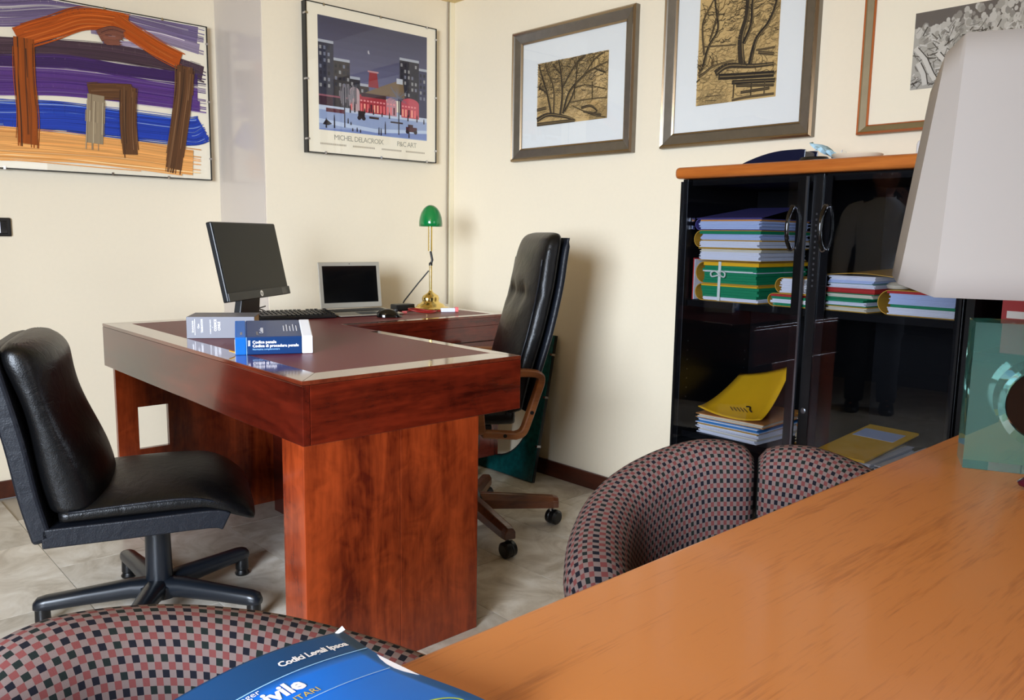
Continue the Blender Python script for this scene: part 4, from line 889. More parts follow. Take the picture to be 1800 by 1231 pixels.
# second cabinet to the right, mostly behind the lamp
c2 = thing('bookcase', 'black open bookcase beside the glass-door cabinet, behind the lamp', 'bookcase', (2.47, 0.30, 0))
B0, B1 = -0.14, 0.742
for nm, a in (('side_panel', (CX0, CX1, B1-0.020, B1, 0, CZ)), ('side_panel', (CX0, CX1, B0, B0+0.020, 0, CZ)), ('back_panel', (CX1-0.010, CX1, B0+0.0205, B1-0.0205, 0.06, CZ))):
    MB().box(*a).build(nm, 'cabinet_black', c2, world=True)
for z in (0.06, 0.465, 0.841, 1.25): MB().box(CX0+0.015, CX1-0.011, B0+0.0205, B1-0.0205, z, z+0.022).build('shelf', 'cabinet_inner', c2, world=True)
MB().box(CX0-0.026, CX1, B0, B1-0.006, CZ+0.0005, 1.364).build('top_board', 'cherry_top', c2, bevel=0.014, seg=4, world=True)
for k, (y0, y1, mt, lb) in enumerate(((0.600, 0.672, 'binder_red', 'red lever-arch binder on the shelf behind the glass lamp base'), (0.525, 0.597, 'binder_red', 'second red lever-arch binder, further from the glass-door cabinet'), (0.45, 0.522, 'cabinet_black', 'black lever-arch binder next to the red binders'))):
    t = thing('binder', lb, 'binder', (2.42, (y0+y1)/2, 0.863), 0, 'lever-arch binders in the bookcase')
    MB().box(2.29, 2.293, y0, y1, 0.864, 1.17).box(2.293, 2.57, y0, y0+0.003, 0.864, 1.17).box(2.293, 2.57, y1-0.003, y1, 0.864, 1.17).build('cover', mt, t, world=True)
    MB().box(2.30, 2.56, y0+0.006, y1-0.006, 0.868, 1.165).build('papers', 'paper_white', t, world=True)
    MB().box(2.2885, 2.29, y0+0.012, y1-0.012, 0.950, 0.968).build('label_holder', 'paper_white', t, world=True)

# ------------------------------------------------------------------ folders in the cabinet
FR = R(-90)          # local x to the viewer's right, local +y into the cabinet
def folder(label, y_left, x_front, z0, W, D, H, cover, layers, rz=0.0, lift=0.0, group=None, fold=True, name='document_folder', front=None):
    """a bent card cover with a fold on the left and layers of papers between its flaps"""
    t = thing(name, label, 'folder', (x_front, y_left, z0), FR+R(rz), group); e = 0.0022
    M = Matrix.Rotation(lift, 4, 'X')
    if fold:
        r = H/2; pr_ = []
        for k in range(11):
            a = math.pi/2+math.pi*k/10; pr_.append((r+(r)*math.cos(a), r+(r)*math.sin(a)))
        outer = [(W, H)]+pr_+[(W, 0)]; inner = [(W, e)]+[(r+(r-e)*math.cos(math.pi*1.5-math.pi*k/10), r+(r-e)*math.sin(math.pi*1.5-math.pi*k/10)) for k in range(11)]+[(W, H-e)]
        poly = outer+inner
        MB().prism(poly, 0, D, 'xz').build('cover', cover, t, M=M)
        xa = min(r*.75, 0.028)
    else:
        MB().box(0, W, 0, D, 0, e).box(0, W, 0, D, H-e, H).build('cover', cover, t, M=M); xa = 0.006
    tot = sum(l[1] for l in layers); z = e+0.0004; av = H-2*e-0.0008
    for mt, wgt in layers:
        hh = av*wgt/tot; dx = random.uniform(0, 0.008); dy = random.uniform(-0.004, 0.004)
        n = max(1, int(hh/0.0030)) if mt.startswith('paper') else max(1, int(hh/0.008))
        for k in range(n):
            a = random.uniform(-0.0035, 0.0035); q = random.uniform(-0.008, 0.003)
            zz = z+hh*k/n
            MB().box(xa+dx+a, W-0.002+q, dy+a, D-0.012+q, zz+0.0002, zz+hh/n-0.0002).build('papers' if mt.startswith('paper') else 'inner_folder', mt, t, M=M)
        z += hh
    return t
GL = 'folders stacked on the upper shelf, left side'
ZS = 0.9335
b1 = folder('lower green-filled yellow folder of the ribbon-tied bundle', 1.592, 2.288, ZS, 0.236, 0.33, 0.056, 'folder_ochre', [('paper_white', 1), ('folder_green', 3.4), ('folder_yellow', .4)], group=GL)
b2 = folder('upper green-filled yellow folder of the ribbon-tied bundle', 1.592, 2.288, ZS+0.0565, 0.233, 0.33, 0.072, 'folder_ochre', [('folder_green', 4), ('paper_white', .4), ('folder_green', 2), ('folder_yellow', 1.2)], group=GL)
t = thing('red_folder_cover', 'thin red card cover standing upright at the left of the tied bundle', 'folder', (2.30, 1.602, ZS)); MB().box(2.286, 2.60, 1.5985, 1.602, ZS+0.0005, ZS+0.138).build('card', 'folder_red', t, world=True, bevel=0.0008)
MB().box(2.288, 2.598, 1.5965, 1.5983, ZS+0.001, ZS+0.134).build('lining', 'paper_white', t, world=True)
t = thing('ribbon', 'white cotton ribbon tied in a bow around the green folders', 'ribbon', (2.286, 1.50, ZS))
YQ = 1.497; zt = ZS+0.129
MB().box(2.2830, 2.2838, YQ-0.005, YQ+0.005, ZS+0.002, zt).build('band', 'ribbon_white', t, world=True)
MB().box(2.2822, 2.2829, 1.375, 1.56, ZS+0.096, ZS+0.100).build('cross_band', 'ribbon_white', t, world=True)
for s_ in (-1, 1): MB().tube(spline([(2.281, YQ, ZS+0.088), (2.276, YQ+s_*0.012, ZS+0.098), (2.274, YQ+s_*0.026, ZS+0.092), (2.275, YQ+s_*0.022, ZS+0.080), (2.281, YQ, ZS+0.086)], 5), 0.0028, 6).build('bow_loop', 'ribbon_white', t, smooth=60, world=True)
folder('white-paper folder with a buff cover lying on the tied bundle', 1.586, 2.290, ZS+0.131, 0.225, 0.32, 0.040, 'folder_ochre', [('paper_white', 3), ('paper_cream', 1)], rz=3, group=GL, fold=False)
folder('yellow folder with a green inner cover, second from the top of the tall stack', 1.606, 2.290, ZS+0.1715, 0.248, 0.32, 0.058, 'folder_ochre', [('paper_white', 2.2), ('folder_ochre', .4), ('paper_blue', 2), ('folder_green', 1)], group=GL)
folder('purple folder thick with papers on top of the tall stack', 1.604, 2.290, ZS+0.230, 0.246, 0.32, 0.036, 'folder_purple', [('paper_blue', 3), ('folder_orange', .6)], lift=0.0, group=GL)
tp = thing('loose_cover', 'purple card flap rising over the top of the tall stack', 'folder', (2.29, 1.604, ZS+0.2665), FR)
MB().hexa([(0.004, 0.0, 0.0005), (0.244, 0.0, 0.0005), (0.02, 0.30, 0.0425), (0.20, 0.30, 0.0425), (0.004, 0.0, 0.002), (0.244, 0.0, 0.002), (0.02, 0.30, 0.0445), (0.20, 0.30, 0.0445)]).build('card', 'folder_purple', tp)
folder('small yellow folder at the lower right of the tall stack', 1.322, 2.286, ZS, 0.128, 0.30, 0.040, 'folder_ochre', [('folder_green', 1), ('paper_white', 1.4), ('folder_green', 1), ('folder_red', .8)], group=GL)
folder('small yellow folder lying on another at the right of the tall stack', 1.300, 2.287, ZS+0.0405, 0.106, 0.30, 0.048, 'folder_ochre', [('paper_white', 3)], group=GL)
GR = 'folders stacked on the upper shelf, right side'
z = ZS
for lb, hh, cv, ly, wd, rz in (('buff folder at the bottom of the right-hand stack', 0.015, 'folder_ochre', [('paper_cream', 1)], 0.135, -5), ('dark green folder low in the right-hand stack', 0.022, 'folder_green', [('paper_white', 1.4), ('folder_green', 1)], 0.128, -2),
        ('bright green folder in the middle of the right-hand stack', 0.015, 'folder_green', [('paper_cream', 1)], 0.150, -4), ('red folder in the right-hand stack', 0.014, 'folder_red', [('folder_red', 1)], 0.148, -2), ('bundle of white papers near the top of the right-hand stack', 0.034, 'paper_white', [('paper_white', 1), ('folder_green', .12), ('paper_blue', 1), ('paper_white', 1)], 0.146, 0)):
    folder(lb, 1.142, 2.294, z, wd, 0.32, hh, cv, ly, rz=rz, group=GR, fold=False); z += hh+0.0005
t = thing('envelope', 'large ochre envelope curled on top of the right-hand stack', 'envelope', (2.292, 1.142, z), FR)
secs = []
for i in range(15):
    q = i/14; secs.append([(0.20*q-0.0, y, 0.001+0.016*math.sin(math.pi*q)**1.2*(0.4+y*2)+dz) for y, dz in ((0.0, 0), (0.1, 0), (0.2, 0), (0.3, 0), (0.3, .0016), (0.2, .0016), (0.1, .0016), (0.0, .0016))])
MB().loft(secs).build('sheet', 'folder_ochre', t, smooth=40)
folder('yellow folder stuffed with white papers beside the right-hand stack', 0.985, 2.290, ZS, 0.212, 0.32, 0.070, 'folder_ochre', [('paper_white', 2), ('folder_green', .8), ('paper_blue', 3), ('folder_red', .7)], group=GR)
tag(MB().lathe([(0, 0), (0.026, 0.001), (0.030, 0.010), (0.02, 0.018), (0, 0.020)], n=18, sx=1.4).build('paper_scrap', 'paper_cream', smooth=50, M=Matrix.Translation((2.35, 0.955, ZS+0.0705))), 'crumpled pale scrap of paper on the yellow folder by the lampshade', 'paper')
# bottom shelf
GB = 'folders on the bottom shelf, left side'; z = 0.4875
for lb, hh, cv, ly, yl, wd, rz in (('cream paper bundle at the bottom of the low left pile', 0.018, 'paper_white', [('paper_white', 2), ('paper_cream', 1)], 1.560, 0.235, -3), ('white folder in the low left pile', 0.016, 'paper_white', [('paper_white', 1), ('folder_ochre', .5)], 1.566, 0.240, 0),
        ('blue folder in the low left pile', 0.014, 'folder_blue', [('folder_blue', 1), ('paper_white', .7)], 1.560, 0.232, 1), ('orange folder near the top of the low left pile', 0.014, 'folder_orange', [('paper_cream', 1)], 1.566, 0.25, 2)):
    folder(lb, yl, 2.290, z, wd, 0.31, hh, cv, ly, rz=rz, group=GB, fold=False); z += hh+0.0005
t = thing('envelope', 'bright yellow envelope bent upwards on the low left pile', 'envelope', (2.290, 1.552, z), FR)
secs = []
for i in range(17):
    q = i/16; y = 0.22*q; zz = 0.004+0.125*q**1.5
    secs.append([(0.235*k/8*(1-0.10*q)+0.0, y+0.03*(1-k/8)*q-0.02*abs(k/8-.5), zz*(0.86+0.45*(k/8)**1.5)+0.018*(1-q)*(2*abs(k/8-.55))**2) for k in range(9)])
MB().loft(secs, closed=False, cap=False).build('sheet', 'folder_yellow', t, smooth=60, solid=0.002)
mb = MB()
for k in range(5): mb.tube([(0.085+0.010*k, 0.052+0.004*k, 0.029), (0.105+0.012*k, 0.036+0.003*k, 0.0225)], 0.0012, 5)
mb.tube(spline([(0.135, 0.066, 0.036), (0.148, 0.070, 0.036), (0.158, 0.052, 0.031), (0.172, 0.040, 0.028)], 4), 0.0024, 5)
mb.build('handwriting', 'ink_black', t)
GC = 'folders on the bottom shelf, right side'; z = 0.4875
folder('white paper bundle under the windowed yellow envelope', 1.140, 2.290, z, 0.172, 0.31, 0.014, 'paper_white', [('paper_white', 1)], rz=0, group=GC, fold=False)
t = thing('envelope', 'yellow envelope with a grey window on the low right pile', 'envelope', (2.285, 1.138, z+0.0165), FR+R(-3))
ET = Matrix.Rotation(R(5.5), 4, 'X'); MB().box(0, 0.158, 0, 0.34, 0, 0.008).build('envelope_body', 'folder_yellow', t, bevel=0.002, M=ET)
MB().box(0.012, 0.140, 0.205, 0.290, 0.0078, 0.0086).build('address_window', 'paper_blue', t, M=ET)
folder('loose stack of sheets propping up the windowed yellow envelope', 1.138, 2.44, 0.5025, 0.15, 0.15, 0.016, 'paper_cream', [('paper_white', 1)], group='folders on the bottom shelf, right side', fold=False)
folder('white sheets slanting beside the windowed envelope', 0.962, 2.300, z, 0.035, 0.33, 0.012, 'paper_white', [('paper_white', 1)], rz=-3, group=GC, fold=False)
folder('yellow folder at the right end of the bottom shelf', 0.918, 2.286, z+0.0005, 0.145, 0.34, 0.020, 'folder_yellow', [('paper_cream', 1)], rz=0, group=GC, fold=False)
folder('buff envelope pile at the back of the bottom shelf by the divider', 1.262, 2.40, z, 0.07, 0.24, 0.10, 'folder_ochre', [('paper_cream', 1), ('folder_orange', 1), ('paper_white', .6)], group=GC, fold=False)

# ------------------------------------------------------------------ things on the cabinet top
ZT = 1.3645
t = thing('stationery_tray', 'navy plastic stationery tray with an arched side on the cabinet top', 'tray', (2.36, 1.385, ZT), FR)
poly = [(-0.118, 0.0)]+[(-0.118+0.022*k, 0.046*math.sin(math.pi*0.5*min(1, (k+.4)/8.5))**0.9) for k in range(1, 11)]+[(0.118, 0.044), (0.116, 0.0)]
MB().prism(poly, 0, 0.004, 'xz').build('front_side', 'navy_plastic', t, bevel=0.0015); MB().prism(poly, 0.076, 0.080, 'xz').build('rear_side', 'navy_plastic', t, bevel=0.0015)
MB().box(-0.11, 0.114, 0.0042, 0.0758, 0, 0.006).build('tray_bottom', 'navy_plastic', t); MB().box(0.036, 0.072, 0.012, 0.06, 0.0062, 0.036).build('insert', 'aluminium', t, bevel=0.003)
MB().box(0.074, 0.112, 0.006, 0.072, 0.0062, 0.040).build('end_block', 'navy_plastic', t, bevel=0.003)
tag(MB().lathe([(0, 0), (0.040, 0), (0.042, 0.008), (0.036, 0.016), (0, 0.018)], n=20, sx=0.8, sy=1.1).build('ink_pad', 'black_plastic', smooth=40, M=Matrix.Translation((2.335, 1.225, ZT))), 'flat dark round pad beside the navy tray', 'ink pad')
t = thing('face_mask', 'crumpled pale blue paper face mask on the cabinet top', 'face mask', (2.38, 1.205, ZT), FR); t.scale = (0.8, 0.8, 0.75)
secs = []
for i in range(11):
    q = i/10; secs.append([(-0.055+0.115*q+0.01*math.sin(k), 0.03*math.sin(q*5+k*.8), 0.048-0.042*q+0.010*math.sin(k*1.9+q*7)+0.006*k*(1-q)+0.006) for k in range(7)])
MB().loft(secs, closed=False, cap=False).build('pleated_cloth', 'mask_blue', t, smooth=40, solid=0.0015)
MB().loft([[(0.01+0.05*q+0.004*k, 0.012+0.02*k/5, 0.008+0.036*math.sin(math.pi*q)*(.4+k/8)+0.002*math.sin(k*2)) for k in range(6)] for q in [i/8 for i in range(9)]], closed=False, cap=False).build('inner_cloth', 'paper_white', t, smooth=40, solid=0.0015)
MB().tube(spline([(0.045, 0.0, 0.012), (0.052, -0.004, 0.036), (0.050, 0.01, 0.050), (0.044, 0.02, 0.02)], 5), 0.0012, 5).build('ear_loop', 'paper_white', t)
tag(MB().lathe([(0, 0), (0.040, 0), (0.066, 0.014), (0.072, 0.022), (0.070, 0.024), (0.060, 0.020), (0.03, 0.022), (0, 0.024)], n=32).build('dish', 'dish_cream', smooth=40, M=Matrix.Translation((2.40, 1.125, ZT))), 'shallow cream dish on the cabinet top behind the face mask', 'dish')
tag(MB().loft([[(a, b, z) for a, b in sup(24, 0.05*s_, 0.065*s_, 5)] for z, s_ in ((0, .92), (0.004, 1), (0.044, 1), (0.052, .95), (0.054, .9))]).build('white_box', 'book_white', smooth=35, M=Matrix.Translation((2.46, 0.905, ZT))), 'small white rounded box on the cabinet top beside the lampshade', 'box')

# ------------------------------------------------------------------ conference table in the foreground
tb = thing('table', 'cherry wood table with a broad plain top in the foreground', 'table', (0.75, 0.17, 0))
MB().box(-0.55, 2.05, -0.24, 0.575, 0.712, 0.75).build('tabletop', 'cherry_table', tb, bevel=0.006, seg=3, world=True)
for x in (-0.42, 1.90): MB().box(x-0.02, x+0.02, -0.12, 0.22, 0.0, 0.7115).build('leg_panel', 'cabinet_black', tb, bevel=0.003, world=True)
MB().box(-0.40, 1.88, -0.01, 0.01, 0.40, 0.7115).build('stretcher_board', 'cabinet_black', tb, world=True)

# tub chairs
def tub_chair(label, loc, rz):
    t = thing('tub_chair', label, 'chair', (*loc, 0), rz, 'checked tub chairs at the table')
    N1 = 40
    for s_ in (1, -1):
        secs = []
        for i in range(N1+1):
            q = i/N1; ph = R(1.0+117*q)
            crest = 0.708-0.125*max(0, (q-0.18)/0.82)**1.25
            th = 0.052; e = 1.0
            if q < 0.15: e = 0.45+0.55*math.sqrt(max(0, 1-(1-q/0.15)**2))
            if q > 0.90: e = math.sqrt(max(0.02, 1-((q-0.90)/0.101)**2))
            crest -= 0.065*(1-e) if q < .5 else 0.10*(1-e)
            th *= e if q < .5 else (0.3+0.7*e)
            Rr = 0.272+0.020*max(0, (q-.5)/.5)
            sec = []; zb_ = 0.27
            for k in range(11): sec.append((-th, zb_+(crest-th*1.1-zb_)*k/10))
            for k in range(1, 10): a = math.pi-math.pi*k/10; sec.append((th*math.cos(a), crest-th*1.1+th*1.1*math.sin(a)))
            for k in range(11): sec.append((th*0.8+th*0.2*(10-k)/10, crest-th*1.1+(zb_-crest+th*1.1)*k/10))
            ring = []
            for r, z in sec:
                rr = Rr+r+0.10*(z-0.45)-(0.016*math.sin(math.pi*min(1, max(0, (z-.35)/.35))) if r < 0 else 0)
                fx = -rr*math.cos(ph); fy = s_*rr*math.sin(ph)
                if q > .62: fx += 0.10*((q-.62)/.38)**1.3
                ring.append((fx, fy, z))
            secs.append(ring)
        MB().loft(secs, uoff=0.004 if s_ > 0 else 0.0).build('back_lobe', 'check_fabric', t, smooth=70)
    secs = [[(0.02+a, b, z) for a, b in sup(40, 0.245*k, 0.235*k, 2.5)] for z, k in ((0.26, .94), (0.27, .98), (0.38, 1.0), (0.41, .97), (0.425, .88), (0.43, .5))]
    MB().loft(secs).build('seat', 'check_fabric', t, smooth=50)
    MB().loft([[(a, b, z) for a, b in sup(40, 0.25, 0.25, 2.3)] for z in (0.20, 0.2595)]).build('seat_base', 'check_fabric', t, smooth=50)
    for a in (45, 135, 225, 315): MB().tube([(0.18*math.cos(R(a)), 0.18*math.sin(R(a)), 0.20), (0.22*math.cos(R(a)), 0.22*math.sin(R(a)), 0.0)], [0.024, 0.017], 12).build('leg', 'black_plastic', t, smooth=50)
    return t
tub_chair('checked fabric tub chair with a split back in front of the black cabinet', (1.292, 0.728), R(214))
tub_chair('checked fabric tub chair half hidden by the bright blue book', (0.262, 0.668), R(-57))

# bright blue book on the table
BT = 0.750
t = thing('law_book', 'bright blue paperback civil code lying on the foreground table', 'book', (0.350, 0.597, BT), R(7.5))
hb_ = 0.036
def sag(u, v): return 0.010*math.sin(math.pi*min(1, max(0, u)))*1.0+0.004*math.cos(v*5)
def sheet(u0, u1, v0, v1, off, n=14):
    BWd, BHt = 0.185, 0.178; secs = []
    for i in range(n+1):
        u = u0+(u1-u0)*i/n; ring = []
        for k in range(n+1):
            v = v0+(v1-v0)*k/n; ring.append((-BWd*(1-u), -BHt*(1-v), hb_+sag(u, v)+off))
        secs.append(ring)
    return secs
mb = MB(); up_ = sheet(0, 1, 0, 1, 0.0); dn_ = [[(a*.985-0.001, b*.985-0.001, 0.0015) for a, b, c in q] for q in up_]; tp_ = [[(a*.985-0.001, b*.985-0.001, c-0.0015) for a, b, c in q] for q in up_]
n_ = len(up_)
per = lambda g: [g[0][k] for k in range(n_)]+[g[i][n_-1] for i in range(1, n_)]+[g[n_-1][k] for k in range(n_-2, -1, -1)]+[g[i][0] for i in range(n_-2, 0, -1)]
pg = MB().loft([per(dn_), per(tp_)]); pg.build('pages', 'paper_white', t)
MB().loft(sheet(0, 1, 0, 0.8, 0.0), closed=False, cap=False).build('cover', 'book_bright', t, smooth=60, solid=0.0012)
MB().loft(sheet(0, 1, 0.802, 1, 0.0), closed=False, cap=False).build('cover_band', 'book_dark', t, smooth=60, solid=0.0012)
MB().box(-0.183, 0, -0.176, 0, 0.0, 0.0014).build('back_cover', 'book_bright', t)
def onbook(o):
    for v in o.data.vertices:
        u = 1+v.co.x/0.185; vv = 1+v.co.y/0.178; v.co.z = hb_+sag(u, vv)+0.0011
    return o
def btext(tx, x, y, s_, mt, bold=0.0, sp=1.0): return onbook(text_mesh(tx, s_, Matrix.Translation((x, y, 0)), mt, t, bold=bold, spacing=sp))
btext('Codici Legali Ipsoa', -0.079, -0.024, 0.0098, 'ink_white', 0.0003, 0.92)
btext('Piero Schlesinger', -0.172, -0.042, 0.0092, 'ink_white'); btext('Codice civile', -0.188, -0.058, 0.021, 'ink_white', 0.0008)
btext('E LEGGI COMPLEMENTARI', -0.186, -0.070, 0.0095, 'ink_yellow')
for y in (-0.0358, -0.0605):
    mb = MB(); sg = 16; x_a, x_b = (-0.184, -0.001) if y > -0.05 else (-0.10, -0.012)
    if y < -0.05: y = -0.075; x_a, x_b = -0.150, -0.010
    mb.loft([[(x_a+(x_b-x_a)*k/sg, y, 0), (x_a+(x_b-x_a)*k/sg, y+0.0011, 0)] for k in range(sg+1)], closed=False, cap=False); onbook(mb.build('rule', 'ink_lightblue', t))
mb = MB(); secs = []
for k in range(33):
    a = 2*math.pi*k/32; secs.append([(-0.045+0.030*math.cos(a), -0.160+0.016*math.sin(a), 0), (-0.045+0.032*math.cos(a), -0.160+0.018*math.sin(a), 0)])
mb.loft(secs, closed=False, cap=False); onbook(mb.build('oval_mark', 'ink_lime', t))
for x, y in ((-0.002, -0.003), (-0.003, -0.174)):
    MB().loft([[(x-0.010, y, 0.0012), (x+0.003, y, 0.003), (x+0.003, y+(0.004 if y > -.1 else -0.005), 0.005), (x-0.008, y+0.002, 0.002)], [(x-0.009, y, 0.0018), (x+0.003, y, 0.0036), (x+0.003, y+(0.004 if y > -.1 else -0.005), 0.0056), (x-0.008, y+0.002, 0.0026)]]).build('worn_corner', 'paper_white', t, M=Matrix.Translation((0, 0, hb_)))

# table lamp with a solid glass block base
LA = -1.153
t = thing('table_lamp', 'table lamp with a thick glass block base and a tapered white shade', 'lamp', (1.591, 0.389, 0.7503), LA)
# local: x to the viewer's right, -y towards the viewer
Wb, Tb, Hb = 0.235, 0.092, 0.253; Rh = 0.062; cz = 0.118; NN = 40
def rim2(a):
    c, s_ = math.cos(a), math.sin(a); k = 1e9
    if abs(c) > 1e-9: k = min(k, Wb/2/abs(c))
    if s_ > 1e-9: k = min(k, (Hb-cz)/s_)
    if s_ < -1e-9: k = min(k, -cz/s_)
    return (k*c, cz+k*s_)
angs = sorted([2*math.pi*k/NN for k in range(NN)]+[math.atan2(b-cz, a) % (2*math.pi) for a in (-Wb/2, Wb/2) for b in (0, Hb)])
secs = []
for a in angs:
    e = rim2(a); i_ = (Rh*math.cos(a), cz+Rh*math.sin(a)); j_ = ((Rh+.012)*math.cos(a), cz+(Rh+.012)*math.sin(a))
    secs.append([(i_[0], -Tb/2+.010, i_[1]), (j_[0], -Tb/2, j_[1]), (e[0], -Tb/2, e[1]), (e[0], Tb/2, e[1]), (j_[0], Tb/2, j_[1]), (i_[0], Tb/2-.010, i_[1])])
MB().loft(secs, loop=True).build('glass_block', 'block_glass', t)
MB().lathe([(0, -Tb/2+.014), (Rh-.002, -Tb/2+.014), (Rh-.002, Tb/2-.014), (0, Tb/2-.014)], n=40).build('black_disc', 'black_gloss', t, smooth=30, M=Matrix.Translation((0, 0, cz)) @ Matrix.Rotation(R(90), 4, 'X'))
MB().tube([(0, 0, Hb+.0005), (0, 0, 0.44)], 0.008, 12).lathe([(0, Hb+.0005), (0.03, Hb+.0005), (0.03, Hb+.006), (0, Hb+.008)], n=20).build('stem', 'chrome', t, smooth=40)
def shade_ring(A, c, z, e, n=5):
    out = []
    for (sx, sy) in ((-1, -1), (1, -1), (1, 1), (-1, 1)):
        p1 = (sx*A, sy*(A-c), e); p2 = (sx*(A-c), sy*A, 0.0)
        if sx*sy < 0: p1, p2 = p2, p1
        out += [p1, p2]
    ring = []
    for k in range(8):
        a, b = out[k], out[(k+1) % 8]
        for j in range(n): f = j/n; ring.append((a[0]+(b[0]-a[0])*f, a[1]+(b[1]-a[1])*f, z+a[2]*(1-f)+b[2]*f))
    return ring
secs = []
for i in range(9):
    q = i/8; secs.append(shade_ring(0.245+(0.204-0.245)*q, 0.048+(0.023-0.048)*q, (1.054-0.7503)+(1.441-1.054)*q, 0.016*(1-q)-0.022*q))
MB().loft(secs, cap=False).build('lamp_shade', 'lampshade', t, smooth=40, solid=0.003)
mb = MB()
for k in range(3): a = 2*math.pi*k/3; mb.tube([(0, 0, 0.43), (0.2*math.cos(a), 0.2*math.sin(a), 0.60)], 0.002, 6)
mb.build('shade_carrier', 'chrome', t)
t = thing('glass_ornament', 'small dark purple glass ornament at the right edge of the table', 'ornament', (1.462, 0.352, 0.7503), R(-40))
MB().lathe([(0, 0.0), (0.012, 0.001), (0.020, 0.006), (0.022, 0.012), (0.016, 0.018), (0, 0.020)], n=24, sx=1.6, sy=0.7).build('body', 'purple_glass', t, smooth=50)

# ------------------------------------------------------------------ dark bookcases added out of frame to keep the door reflections dark
def added_bookcase(label, loc, rz, W):
    t = thing('added_bookcase', label, 'bookcase', loc, rz)
    for x in (-W/2+0.011, W/2-0.011): MB().box(x-0.011, x+0.011, -0.32, 0, 0, 2.1).build('side_panel', 'walnut_dark', t)
    MB().box(-W/2+0.022, W/2-0.022, -0.012, -0.001, 0, 2.1).build('back_panel', 'walnut_dark', t)
    for k in range(7): MB().box(-W/2+0.0225, W/2-0.0225, -0.31, -0.0125, 0.06+0.335*k, 0.082+0.335*k).build('shelf', 'walnut_dark', t)
    MB().box(-W/2+0.0225, W/2-0.0225, -0.30, -0.28, 0.0, 0.0595).build('plinth', 'walnut_dark', t)
    return t
wood('walnut_dark', (26, 15, 9), (48, 28, 17), 'z', 6, 8, 0.4, 0.1)
added_bookcase('added unseen walnut bookcase darkening the door reflections, against the wall left of the painting', (-1.20, YR-0.001, 0), 0, 1.5)
added_bookcase('added unseen walnut bookcase darkening the door reflections, on the side wall beside the window', (XL+0.001, 2.55, 0), R(90), 1.7)

# ------------------------------------------------------------------ standing person reflected in the cabinet door
plain('skin', (170, 112, 86), 0.5, spec=0.3); plain('shirt_white', (226, 228, 234), 0.8, bump=0.1, bscale=40); plain('trousers_dark', (24, 26, 34), 0.85)
plain('hair_dark', (28, 22, 20), 0.7); plain('eye_white', (230, 226, 220), 0.3); plain('lip', (140, 70, 62), 0.5)
def skin_obj(name, verts, edges, radii, root, mat, parent, sub=2, extra=None):
    me = bpy.data.meshes.new(name); me.from_pydata(verts, edges, []); o = bpy.data.objects.new(name, me); COL.objects.link(o)
    o.modifiers.new('skin', 'SKIN'); sv = me.skin_vertices[0].data if len(me.skin_vertices) else None
    if sv is None:
        bm = bmesh.new(); bm.from_mesh(me); bm.verts.layers.skin.verify(); bm.to_mesh(me); bm.free(); sv = me.skin_vertices[0].data
    for i, r in enumerate(radii): sv[i].radius = r if isinstance(r, tuple) else (r, r); sv[i].use_root = (i == root)
    d = o.modifiers.new('sub', 'SUBSURF'); d.levels = sub; d.render_levels = sub
    out = bpy.data.meshes.new_from_object(o.evaluated_get(bpy.context.evaluated_depsgraph_get())); bpy.data.objects.remove(o)
    if extra:
        bm = bmesh.new(); bm.from_mesh(out)
        for x in extra: bm.from_mesh(x)
        bm.to_mesh(out); bm.free()
    out.materials.clear(); out.materials.append(MATS[mat]); out.polygons.foreach_set('use_smooth', [True]*len(out.polygons)); out.name = name
    r = bpy.data.objects.new(name, out); COL.objects.link(r); r.parent = parent; return r
def tmp_mesh(mb):
    me = bpy.data.meshes.new('tmp'); me.from_pydata([tuple(v) for v in mb.v], [], mb.f); return me
PN = thing('person', 'person in a white shirt and dark trousers standing with one hand raised to the ear', 'person', (-1.0, 2.36, 0), R(-23))
PN.scale = (0.96, 0.96, 0.96)
BV = [(0, 0, .96), (0, 0, 1.12), (.01, 0, 1.30), (0, 0, 1.46), (.015, 0, 1.55),                 # pelvis..neck
      (0, .095, .90), (.015, .10, .50), (-.02, .105, .09), (.07, .115, .045), (.15, .12, .035),    # left leg
      (0, -.095, .90), (.015, -.10, .50), (-.02, -.105, .09), (.07, -.115, .045), (.15, -.12, .035),
      (0, .185, 1.405), (-.025, .245, 1.13), (.03, .262, .89), (.045, .262, .83),                  # left arm, hanging
      (0, -.185, 1.405), (.10, -.285, 1.17), (.15, -.165, 1.40), (.145, -.135, 1.455)]             # right arm, raised
BE = [(0, 1), (1, 2), (2, 3), (3, 4), (0, 5), (5, 6), (6, 7), (7, 8), (8, 9), (0, 10), (10, 11), (11, 12), (12, 13), (13, 14), (2, 15), (15, 16), (16, 17), (17, 18), (2, 19), (19, 20), (20, 21), (21, 22)]
BR_ = [.085, .085, .085, .058, .054, .065, .046, .034, .026, .020, .065, .046, .034, .026, .020, .048, .040, .029, (.034, .019), .048, .040, .029, (.034, .019)]
def add_hand(bv, be, br, base, d, side, up, curl):
    """four fingers and a thumb rooted in the palm; d points along the hand"""
    d = Vector(d).normalized(); side = Vector(side).normalized(); up = Vector(up).normalized()
    b0 = Vector(bv[base])
    for k, (off, ln) in enumerate(((.027, .070), (.009, .078), (-.009, .074), (-.026, .060))):
        a = len(bv); p1 = b0+d*.030+side*off; p2 = p1+d*ln*.5+up*curl*ln*.25; p3 = p2+d*ln*.35+up*curl*ln*.55
        bv += [tuple(p1), tuple(p2), tuple(p3)]; be += [(base, a), (a, a+1), (a+1, a+2)]; br += [.0095, .0085, .0075]
    a = len(bv); p1 = b0+side*.034+d*-.008; p2 = p1+side*.022+d*.026+up*curl*.01; p3 = p2+d*.026+up*curl*.012
    bv += [tuple(p1), tuple(p2), tuple(p3)]; be += [(base, a), (a, a+1), (a+1, a+2)]; br += [.012, .0095, .008]
